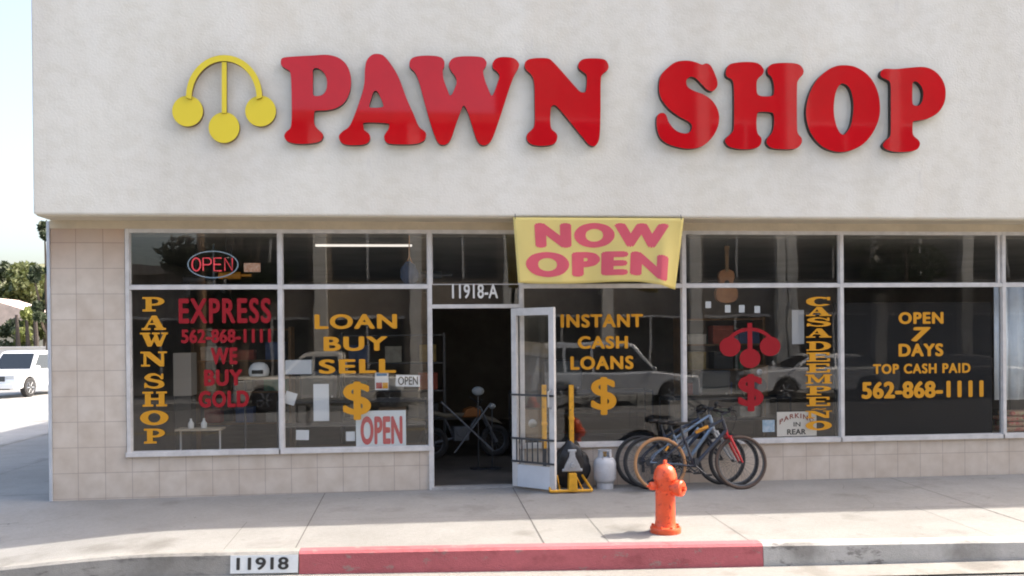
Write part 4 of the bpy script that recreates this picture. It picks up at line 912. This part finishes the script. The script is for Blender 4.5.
# guitar-like brown instrument hanging in the pawn symbol window
c = W(727, 285, .6); gt = thing('acoustic_guitar', 'brown acoustic guitar hanging neck up in the pawn symbol window', 'guitar', c)
pts = [(0, -.24), (.13, -.2), (.15, -.08), (.09, .02), (.11, .12), (.08, .19), (0, .21)]
f = MB(); f.prism(catmull(pts+[(-a_, b_) for a_, b_ in pts[-2:0:-1]], 4), 0, .08); f.build('body', mat('amber_wood', (.30, .13, .05), .3, var=.2, vscale=8), gt, bevel=.005)
f = MB(); f.box(-.022, .022, -.012, .01, .18, .46); f.box(-.032, .032, -.012, .008, .46, .52); f.build('neck', M_WOOD, gt)
f = MB(); f.cyl((0, -.002, .03), (0, .001, .03), .035, n=20); f.build('sound_hole', M_BLK, gt); f = MB(); f.cyl((0, 0, .5), (0, 0, 3.1-c.z), .003, n=5); f.build('hanger', M_DSTEEL, gt)
def tv(label, x, y, z, w, h):
    o_ = thing('television', label, 'television', (x, y, z), 0, 'televisions for sale'); f = MB(); f.box(-w/2, w/2, 0, .35, .02, h); f.build('cabinet', M_DSTEEL, o_, bevel=.02)
    f = MB(); f.box(-w/2+.04, w/2-.04, -.004, .0, .08, h-.04); f.build('screen', mat('dark_screen', (.05, .06, .065), .12), o_)
    f = MB(); f.cyl((w/2-.07, -.012, .05), (w/2-.07, 0, .05), .015); f.build('knob', M_STEEL, o_)
tv('small television on the counter low in the second window', -1.35, 1.35, 1.02, .5, .40); tv('television on the counter behind the yellow word LOANS', 2.2, 2.65, 1.02, .6, .48); tv('television behind the red dollar sign', 4.2, 1.45, .97, .46, .38)
def amp(label, x, y, z, w, h):
    o_ = thing('loudspeaker', label, 'loudspeaker', (x, y, z), 0, 'loudspeakers for sale'); f = MB(); f.box(-w/2, w/2, 0, .3, 0, h); f.build('cabinet', M_WOOD, o_, bevel=.01)
    f = MB(); f.lathe([(0, -.01), (w*.2, 0), (w*.36, -.012), (w*.4, .0)], (0, -.002, h*.36), (0, -1, 0), 24); f.build('cone', M_BLK, o_, smooth=True)
    f = MB(); f.lathe([(0, .012), (w*.1, .006), (w*.16, 0)], (0, -.002, h*.78), (0, -1, 0), 16); f.build('tweeter', M_STEEL, o_, smooth=True)
amp('tall brown loudspeaker on the floor at the right side of the second window', -.35, .8, .036, .36, .9); amp('brown loudspeaker on the floor under the word CASH', 1.5, .9, .036, .36, .85); amp('loudspeaker on the counter at the right of the pawn symbol window', 4.85, 1.45, .97, .26, .45)
for i_, (x_, z_) in enumerate(((-2.9, 2.55), (-2.45, 2.6), (.2, 2.6), (2.6, 2.55))):
    f = MB(); zt_ = 3.1; f.box(-.012, .012, -.006, .006, .16, zt_-z_)
    o_ = thing('hanging_tool', ('leftmost', 'second', 'third', 'rightmost')[i_] + ' of four power tools hanging from the shop ceiling', 'tool', (x_, 1.2, z_), 0, 'tools hanging from the ceiling')
    f.build('hanger', M_DSTEEL, o_); f = MB(); f.cyl((-.16, 0, .1), (.12, 0, .1), .05); f.cyl((.12, 0, .1), (.26, 0, .1), .02); f.build('motor', M_OR if i_ % 2 else M_DSTEEL, o_)
    f = MB(); f.obox((-.09, 0, -.03), .05, .045, .2, Matrix.Rotation(.2, 3, 'Y')); f.build('grip', M_BLK, o_)
# curtain and folded blanket in the far right window
bm = bmesh.new(); xa, xb = MX[6]+.09, MX[7]-.1; V = []
for i in range(81):
    x_ = xa+(xb-xa)*i/80; y_ = .32+.03*math.sin(i*.9)+.012*math.sin(i*2.3); V.append((bm.verts.new((x_, y_, .95)), bm.verts.new((x_, y_*.9+.03, MZ+.0))))
for a_, b_ in zip(V, V[1:]): bm.faces.new((a_[0], b_[0], b_[1], a_[1]))
me = bpy.data.meshes.new('curtain'); bm.to_mesh(me); bm.free(); me.materials.append(mat('pale_blue_cloth', (.74, .80, .86), .8, var=.1, vscale=4)); cu_ = link('curtain', me, smooth=True)
tag(cu_, 'pale blue white curtain in the window at the right edge', 'curtain'); md = cu_.modifiers.new('t', 'SOLIDIFY'); md.thickness = .004
f = MB()
for i in range(4): f.obox((X(1016, .35, 425)+.05*(i % 2), .4, .56+.07*i), .5-.04*i, .3, .06)
tag(f.build('folded_blankets', mat('red_patterned_cloth', (.35, .03, .03), .8, col2=(.30, .33, .18), vscale=18), bevel=.02), 'stack of red patterned blankets at the foot of the right edge window', 'blankets')
f = MB(); f.box(MX[6]+.05, MX[7]-.1, .25, .7, .3, .52); tag(f.build('display_plinth', M_WOODL), 'low wooden platform under the red patterned blankets', 'platform')

# dirt bike and folding stand in the doorway
M_DPL = mat('darkened_cream_plastic', (.13, .115, .09), .6); M_DST2 = mat('darkened_grey_steel', (.12, .13, .15), .5, metal=.3); M_DOR = mat('darkened_orange_plastic', (.25, .09, .02), .6)  # dimness of the doorway is put into these darkened base colours
mb = thing('dirt_bike', 'small white and orange dirt bike parked in the dark doorway', 'motorbike', (X(452, 2.5, 450), 2.5, .036), R(14))
def mw(cx):
    f = MB(); f.ring((cx, 0, .25), (0, 1, 0), .20, .045, 36, 8); w_ = f.build('wheel', M_RUB, mb, smooth=True)
    f = MB(); f.ring((cx, 0, .25), (0, 1, 0), .16, .012, 30, 6); f.cyl((cx, -.06, .25), (cx, .06, .25), .03)
    for i in range(14): t_ = 2*math.pi*i/14; f.cyl((cx, 0, .25), (cx+.16*math.cos(t_), 0, .25+.16*math.sin(t_)), .003, n=4)
    f.build('rim', M_DST2, w_)
mw(-.3); mw(.68)
f = MB(); f.tube([(-.3, 0, .25), (.05, 0, .32), (.2, 0, .3), (.35, 0, .55), (.45, 0, .68)], .022); f.tube([(.45, 0, .68), (.1, 0, .62), (-.1, 0, .6), (.02, 0, .34)], .018); f.build('frame', M_DST2, mb)
f = MB(); f.tube([(.42, .06, .78), (.68, .06, .25)], .02); f.tube([(.42, -.06, .78), (.68, -.06, .25)], .02); f.build('fork', M_DST2, mb)
f = MB(); f.prism([(-.38, .70), (-.1, .62), (.2, .64), (.22, .69), (-.1, .69), (-.36, .76)], -.07, .07); f.build('seat', M_DPL, mb, bevel=.02)
f = MB(); f.prism([(.15, .62), (.42, .62), (.44, .72), (.32, .78), (.2, .74)], -.09, .09); f.build('tank', M_DOR, mb, bevel=.02)
f = MB(); f.prism([(.42, .60), (.62, .54), (.80, .50), (.66, .60), (.46, .64)], -.06, .06); f.build('mudguard', M_DPL, mb, bevel=.01)
f = MB(); f.obox((.13, 0, .38), .24, .18, .22); f.cyl((.13, -.1, .4), (.13, .1, .4), .09); f.build('engine', M_DST2, mb, bevel=.02)
f = MB(); f.tube([(.38, -.3, .9), (.42, -.1, .84), (.42, .1, .84), (.38, .3, .9)], .012); f.build('handlebar', M_DSTEEL, mb)
st_ = thing('folding_stand', 'pale crossed-leg folding stand in front of the dirt bike in the doorway', 'stand', (X(468, 1.2, 440), 1.2, .036))
for a_, b_ in (((-.36, 0, .95), (.34, 0, .28)), ((-.18, .06, .25), (.32, .06, .92))): f = MB(); f.cyl(a_, b_, .012); f.build('leg', M_DST2, st_)
for px, py, r_, lab in ((478, 391, .085, 'larger round pale lamp head on a dark pole in the doorway'), (492, 406, .05, 'smaller round pale lamp head on a dark pole in the doorway')):
    c = W(px, py, 1.4); q = thing('pole_lamp', lab, 'lamp', (c.x, c.y, .036)); f = MB(); f.ball((0, 0, c.z-.036), r_, r_*.5, r_*.75); f.build('lamp_head', mat('frosted_grey', (.22, .25, .28), .5), q, smooth=True)
    f = MB(); f.cyl((0, 0, .02), (0, 0, c.z-.036-r_*.6), .01); f.cyl((0, 0, 0), (0, 0, .02), .12); f.build('pole', M_DSTEEL, q)

# ------------------------------------------------------------------ VEHICLES
def car(label, loc, rz, paint, kind='suv', L_=4.7, Wd=1.85, H=1.8, group=None):
    o_ = thing('parked_car', label, 'pickup truck' if kind == 'pickup' else 'car', loc, rz, group)
    hw = Wd/2; r = .37; fx, rx_ = L_*.5-.92, -L_*.5+.95
    def archp(cx): return [(cx-math.cos(t_)*(r+.06), .36+math.sin(t_)*(r+.06)) for t_ in lin(0, math.pi, 10)]
    bh = 1.02
    low = [(-L_/2, .42), (-L_/2+.03, .3)] + archp(rx_) + archp(fx) + [(L_/2-.04, .3), (L_/2, .45), (L_/2-.03, .78), (L_/2-.12, .93), (L_*.24, bh+.02), (-L_/2+.06, bh+.03), (-L_/2, .85)]
    f = MB(); f.prism(low, -hw, hw); body = f.build('body', paint, o_, bevel=.05, smooth=True)
    if kind == 'suv': cab_ = [(-L_/2+.10, bh), (-L_/2+.28, H-.06), (-L_/2+.5, H), (L_*.06, H), (L_*.12, H-.05), (L_*.25, bh)]
    elif kind == 'pickup': cab_ = [(-L_*.10, bh), (-L_*.08, H-.06), (-L_*.04, H), (L_*.08, H), (L_*.13, H-.05), (L_*.25, bh)]
    else: cab_ = [(-L_*.38, bh), (-L_*.22, H-.04), (-L_*.10, H), (L_*.05, H), (L_*.10, H-.04), (L_*.25, bh)]
    f = MB(); bm = f.bm; n = len(cab_); A = []; Bv = []
    for (x, z) in cab_:
        k_ = hw-.06-.16*(z-bh)/(H-bh); A.append(bm.verts.new((x, -k_, z))); Bv.append(bm.verts.new((x, k_, z)))
    for i in range(n): f._f([A[i], A[(i+1) % n], Bv[(i+1) % n], Bv[i]])
    f._f(A[::-1]); f._f(Bv); f.build('cabin', paint, o_, bevel=.04, smooth=True)
    x_a, x_b = cab_[1][0]+.08, cab_[-2][0]; zt_ = H-.14; zb2 = bh+.05
    xf = L_*.25-.12; xr_ = cab_[0][0]+.1
    DG = mat('car_glass', (.02, .025, .03), .05, spec=.8)
    segs = [(xr_+.05, x_a+.62), (x_a+.70, x_a+1.50), (x_a+1.58, xf)] if kind == 'suv' else [(xr_+.05, (xr_+xf)/2-.03), ((xr_+xf)/2+.05, xf)]
    for s_ in (-1, 1):
        for i, (u0, u1) in enumerate(segs):
            def yy(z): return s_*(hw-.06-.16*(z-bh)/(H-bh)+.006)
            t0 = u0+.10 if i == 0 else u0; t1 = u1 if i < len(segs)-1 else min(u1, x_b-.08)
            if t1 < t0+.1: t1 = t0+.1
            f = MB(); f.quad((u0, yy(zb2), zb2), (u1, yy(zb2), zb2), (t1, yy(zt_), zt_), (t0, yy(zt_), zt_)); f.build('window', DG, o_)
    ws_ = MB(); a1, a2 = cab_[-1], cab_[-2]; nrm = Vector((a2[1]-a1[1], 0, a1[0]-a2[0])).normalized()*.008
    def wp(t_, s_): x = a1[0]+(a2[0]-a1[0])*t_; z = a1[1]+(a2[1]-a1[1])*t_; return (x+nrm.x, s_*(hw-.16-.14*t_), z+nrm.z)
    ws_.quad(wp(.08, -1), wp(.08, 1), wp(.92, 1), wp(.92, -1)); ws_.build('windscreen', DG, o_)
    for cx in (fx, rx_):
        for s_ in (-1, 1):
            f = MB(); y0 = s_*(hw-.20); y1_ = s_*(hw-.0); f.lathe([(r-.10, 0), (r, .01), (r, .19), (r-.03, .21), (r-.12, .205)], (cx, y0, r), (0, s_, 0), 28); w_ = f.build('wheel', M_RUB, o_, smooth=True)
            f = MB(); f.lathe([(r-.12, .19), (r-.13, .215), (r-.15, .19), (.06, .17), (.05, .2), (.0, .205)], (cx, y0, r), (0, s_, 0), 24)
            for i in range(6):
                t_ = i*math.pi/3; f.tube([(cx+.05*math.cos(t_), y0+s_*.2, r+.05*math.sin(t_)), (cx+(r-.14)*math.cos(t_), y0+s_*.2, r+(r-.14)*math.sin(t_))], .022, 6)
            f.build('rim', M_STEEL, w_)
    for s_ in (-1, 1):
        f = MB(); f.obox((L_/2-.055, s_*(hw-.24), .80), .08, .34, .16); f.build('headlight', mat('headlight_lens', (.6, .62, .63), .15), o_, bevel=.02)
        f = MB(); f.obox((-L_/2+.02, s_*(hw-.12), .85), .06, .16, .28); f.build('tail_light', mat('tail_lens', (.35, .02, .02), .2), o_, bevel=.02)
        f = MB(); f.ball((L_*.22, s_*(hw+.08), bh+.12), .06, .10, .075, 12); f.build('mirror', paint, o_, smooth=True)
    f = MB(); f.obox((L_/2-.02, 0, .74), .06, Wd-.90, .20); f.build('grille', mat('black_grille', (.06, .065, .07), .4), o_, bevel=.01)
    f = MB(); f.obox((L_/2-.0, 0, .46), .14, Wd-.10, .20); f.build('bumper', paint if kind == 'suv' else M_STEEL, o_, bevel=.03)
    f = MB(); f.obox((L_/2+.02, 0, .38), .08, Wd-.5, .10); f.build('air_intake', M_BLK, o_)
    f = MB(); f.obox((L_/2+.075, 0, .50), .01, .3, .14); f.build('number_plate', M_PAPER, o_)
    return o_
PW = mat('white_car_paint', (.84, .85, .86), .25, coat=.6); PS = mat('silver_car_paint', (.66, .69, .73), .28, metal=.1, coat=.6); PB = mat('beige_car_paint', (.78, .74, .66), .3, coat=.6)
PDK = mat('dark_car_paint', (.05, .055, .07), .25, coat=.6)
zc = -.268
sg = G(24, 391)
car('white sport utility vehicle parked across the side street left of the shop', (sg.x-.5, sg.y+1.6, zc), R(-99), PW, 'suv', 4.6, 1.86, 1.78)
YV = -16.6
zr = zc+.055
CG = 'cars parked across the main street'
def vx(px): return X(px, 16.6, 370)
car('silver crew truck reflected in the INSTANT CASH LOANS window', (vx(610), YV, zc), 0, PS, 'suv', 5.2, 1.95, 1.95, CG)
car('beige pickup reflected in the two left windows', (vx(330), YV, zc), R(180), PB, 'pickup', 5.4, 1.95, 1.78, CG)
car('white hatchback reflected beside the vertical yellow letters', (vx(815), YV+.1, zr), R(180), PW, 'sedan', 4.6, 1.8, 1.5, CG)
car('dark saloon reflected in the hours window', (vx(960), YV, zr), 0, PDK, 'sedan', 4.6, 1.8, 1.45, CG)

# ------------------------------------------------------------------ ACROSS THE STREET
def across(label, x0, x1, yf, h, m, bays, dep=8, fl=1):
    o_ = thing('opposite_building', label, 'building', (x0, yf, -.1)); w = x1-x0
    f = MB(); f.box(0, w, -dep, -.35, 0, h); f.build('wall', m, o_)
    f = MB(); f.box(-.1, w+.1, -dep, .1, h, h+.35); f.build('cornice', m, o_)
    bw = w/bays
    for i in range(bays+1):
        f = MB(); f.box(i*bw-.22, i*bw+.22, -.34, 0, 0, h-.01); f.build('pilaster', mat('pale_pilaster', (.74, .71, .65), .8, var=.05), o_)
    for i in range(bays):
        for q in range(fl):
            f = MB(); z0 = .6+q*3.6; f.box(i*bw+.45, (i+1)*bw-.45, -.345, -.30, z0, z0+2.1); w_ = f.build('window', mat('dark_shop_glass', (.03, .035, .04), .1), o_)
            f = MB(); f.box((i+.5)*bw-.04, (i+.5)*bw+.04, -.30, -.26, z0, z0+2.1); f.box(i*bw+.4, (i+1)*bw-.4, -.298, -.26, z0+2.1, z0+2.2); f.build('frame', M_ALU, w_)
    return o_
M_T1 = mat('grey_brown_stucco', (.22, .20, .18), .9, var=.15, vscale=.5); M_T2 = mat('tan_stucco', (.30, .25, .2), .9, var=.12, vscale=.5)
across('low grey shop across the street, seen only in the glass', -34, X(212, 22.5, 260), -22.5, 4.35, M_T1, 7)
across('tall tan building across the street, reflected in the middle windows', X(212, 22.5, 260)+.3, 3.4, -22.5, 9.7, M_T2, 3, 10, 2)
across('brown building next to the tan one across the street, reflected in the red signs', 3.7, 14, -22.5, 14.5, M_T1, 3, 10, 3)
across('taller grey building across the street, reflected in the right windows', 14.4, 36, -22.5, 15, M_T1, 6, 10, 3)
def pole(label, x, y, h):
    o_ = thing('utility_pole', label, 'utility pole', (x, y, -.1)); f = MB(); f.cyl((0, 0, 0), (0, 0, h), .14, .1); f.build('mast', M_WOOD, o_)
    f = MB(); f.box(-1.1, 1.1, -.05, .05, h-.9, h-.78); f.build('crossarm', M_WOOD, o_)
    return o_
pole('wooden utility pole across the street reflected beside the neon sign', X(198, 18.5, 260), -18.8, 10)

# ------------------------------------------------------------------ VEGETATION
def leaf_mat(name, c): return mat(name, c, .6, var=.35, vscale=1.4, trans=.3)
def tree(label, x, y, z, h, r, n, m, cat='tree', ls=.16, crown=(.45, 1.0), seed=1, group=None, name='tree', clumps=14, flat=1.0):
    rr = random.Random(seed); o_ = thing(name, label, cat, (x, y, z), 0, group)
    f = MB(); f.tube([(0, 0, 0), (.04*h*.3, 0, h*.3), (-.02*h, .02*h, h*.62)], [h*.035, h*.025, h*.012], 8)
    cl = []
    for i in range(clumps):
        t_ = rr.uniform(0, 2*math.pi); q = rr.random()**.6; zz = h*(crown[0]+(crown[1]-crown[0])*rr.random()); k_ = math.sin(math.pi*min(1, max(0.08, (zz/h-crown[0])/(crown[1]-crown[0])*.85+.12)))
        c_ = Vector((r*q*k_*math.cos(t_), r*q*k_*math.sin(t_), zz)); cl.append((c_, r*rr.uniform(.22, .42)))
        if i % 2 == 0: f.tube([(0, 0, h*.3), tuple(c_*.6+Vector((0, 0, h*.1))), tuple(c_)], [h*.012, h*.008, h*.003], 5)
    f.build('trunk', mat('bark', (.10, .075, .055), .9, var=.2, vscale=6), o_)
    bm = bmesh.new()
    for i in range(n):
        c_, cr_ = cl[rr.randrange(len(cl))]; d = Vector((rr.gauss(0, 1), rr.gauss(0, 1), rr.gauss(0, 1)*flat)).normalized()*cr_*rr.random()**.4
        p = c_+d; a_ = Vector((rr.uniform(-1, 1), rr.uniform(-1, 1), rr.uniform(-1, 1))).normalized(); b_ = a_.orthogonal().normalized(); s_ = ls*rr.uniform(.6, 1.3)
        bm.faces.new([bm.verts.new(p+a_*s_), bm.verts.new(p+b_*s_*.5), bm.verts.new(p-a_*s_), bm.verts.new(p-b_*s_*.5)])
    me = bpy.data.meshes.new('crown'); bm.to_mesh(me); bm.free(); me.materials.append(m); link('crown', me, o_)
    return o_
LG = leaf_mat('olive_leaves', (.10, .12, .035)); LD = leaf_mat('dark_green_leaves', (.045, .065, .03)); LY = leaf_mat('yellow_green_leaves', (.17, .20, .05))
def at(px, py, Y):  # point on plane Y
    return W(px, py, Y)
# beyond the side street
p = at(22, 300, 62); tree('olive green rounded tree beyond the side street behind the white vehicle', p.x, 62, 1.4, 5.6, 3.6, 11000, LG, seed=4, ls=.22, clumps=26, crown=(.2, 1))
p = at(2, 300, 66); tree('darker tree at the left border beyond the side street', p.x, 66, 1.6, 6.2, 2.6, 5000, LD, seed=8, ls=.22, clumps=18, crown=(.25, 1))
p = at(46, 300, 30); tree('tall dark tree rising just beside the corner of the shop', p.x+.1, 30, 0, 7.2, .75, 3000, LD, seed=11, ls=.14, clumps=12, crown=(.35, 1))
for i, (px, hh_, m_, lab) in enumerate(((12, 2.9, LD, 'dark hedge bush left of the slim trunks'), (30, 3.4, LY, 'yellow green bush between the slim trunks'), (44, 3.0, LG, 'green bush nearest the shop corner'))):
    p = at(px, 330, 44); tree(lab + ' behind the pale wall', p.x, 44, .1, hh_, 1.25, 2600, m_, 'bush', .13, (.15, 1), 20+i, 'bushes behind the pale wall', 'bush', 12)
for i, (px, hh_) in enumerate(((17, 3.6), (27, 3.3), (35, 4.3))):
    p = at(px, 330, 42); o_ = thing('slim_tree_trunk', ('leftmost', 'middle', 'right and tallest')[i] + ' of three slim dark trunks in front of the bushes', 'tree trunk', (p.x, 42, -.2), 0, 'slim trunks before the bushes')
    f = MB(); f.tube([(0, 0, 0), (.06, 0, hh_*.5), (-.02, 0, hh_)], [.17, .14, .08], 8); f.build('trunk', mat('dark_bark', (.05, .04, .035), .9), o_)
f = MB(); a_, b_ = at(-25, 350, 41), at(60, 350, 41); f.box(a_.x, b_.x+3, 41, 41.2, -.3, 1.55); f.box(a_.x, b_.x+3, 40.95, 41.25, 1.55, 1.63); tag(f.build('garden_wall', mat('white_rendered_wall', (.62, .61, .6), .85, var=.08, vscale=1)), 'low white garden wall beyond the side street', 'wall')
hs = thing('hillside_house', 'house with pale pink tiled roof beyond the bushes', 'house', (at(15, 310, 54).x, 54, 0))
f = MB(); f.box(-4, 4.2, 0, 5, -.3, 2.6); f.build('wall', mat('house_cream', (.5, .46, .4), .9), hs)
f = MB(); f.prism([(-4.6, 4.9), (-2.0, 5.0), (4.8, 2.75), (4.8, 2.55), (-4.6, 2.55)], -.4, 5.4); f.build('roof', mat('pale_pink_roof', (.58, .46, .42), .9, var=.15, vscale=3), hs)
f = MB(); f.box(XK-13.5, XK-11.15, -2, 90, -.3, -.07); struct(f.build('far_side_sidewalk', M_WALK))
bm = bmesh.new()
V = [[bm.verts.new((x, y, -.28 + (max(0, y-46)*.10)*(1+.2*math.sin(x*.05)))) for y in lin(44, 240, 14)] for x in lin(-140, 0, 10)]
for i in range(10):
    for j in range(14): bm.faces.new((V[i][j], V[i+1][j], V[i+1][j+1], V[i][j+1]))
me = bpy.data.meshes.new('hill'); bm.to_mesh(me); bm.free(); me.materials.append(mat('hill_scrub', (.14, .14, .07), .95, var=.3, vscale=.4)); struct(link('hill', me, smooth=True))
for i, (px, hh_) in enumerate(((238, 8.5), (222, 6.8))):
    tree(('larger' if i == 0 else 'smaller') + ' street tree across the street reflected right of the neon sign', X(px, 20.2, 260), -20.2, -.1, hh_, 1.7, 3500, LD, seed=40+i, ls=.16, clumps=16, crown=(.35, 1), group='street trees across the main street')
tree('street tree across the street reflected over the hours window', X(905, 20.2, 260), -20.2, -.1, 7.5, 2.0, 3500, LD, seed=50, ls=.16, clumps=16, crown=(.5, 1), group='street trees across the main street')

# ------------------------------------------------------------------ LIGHT, SKY, CAMERA
sunv = Vector((.92, .185, 1)).normalized()
el = math.asin(sunv.z); az = math.atan2(sunv.x, sunv.y)
w = bpy.data.worlds.new('World'); sc.world = w; w.use_nodes = True
nt = w.node_tree; bg = nt.nodes['Background']; sky = nt.nodes.new('ShaderNodeTexSky'); sky.sky_type = 'NISHITA'; sky.sun_disc = False
sky.sun_elevation = el; sky.sun_rotation = az; sky.air_density = 1.0; sky.dust_density = 5; sky.ozone_density = 1.0
sky_tint = nt.nodes.new('ShaderNodeMix'); sky_tint.data_type = 'RGBA'; sky_tint.blend_type = 'MULTIPLY'; sky_tint.inputs[0].default_value = 1; sky_tint.inputs[7].default_value = (1.07, 1.025, .965, 1)   # warm tint multiplied into the sky colour, standing in for white balance
nt.links.new(sky.outputs[0], sky_tint.inputs[6]); nt.links.new(sky_tint.outputs[2], bg.inputs[0]); bg.inputs[1].default_value = .15
sd = bpy.data.lights.new('sun', 'SUN'); sd.energy = 2.6; sd.angle = R(.5); sd.color = (1, .92, .80)
so = bpy.data.objects.new('sun', sd); COL.objects.link(so); so.rotation_euler = sunv.to_track_quat('Z', 'Y').to_euler(); so.location = (20, 5, 20)
cd = bpy.data.cameras.new('camera'); co = bpy.data.objects.new('camera', cd); COL.objects.link(co)
co.matrix_world = Matrix((( rt2.x, up2.x, -fw.x, CAM.x), (rt2.y, up2.y, -fw.y, CAM.y), (rt2.z, up2.z, -fw.z, CAM.z), (0, 0, 0, 1)))
cd.sensor_width = 36; cd.lens = F_PX*36/1024; cd.shift_y = (HOR-288)/1024; cd.clip_end = 2000; cd.clip_start = .1
sc.camera = co
vs = sc.view_settings; vs.view_transform = 'Standard'; vs.look = 'None'; vs.gamma = 1; vs.use_curve_mapping = False; vs.exposure = 1.7
sc.render.engine = 'CYCLES'; sc.cycles.use_denoising = True; sc.cycles.max_bounces = 8; sc.cycles.transparent_max_bounces = 12; sc.cycles.caustics_reflective = False; sc.cycles.filter_width = 1.9
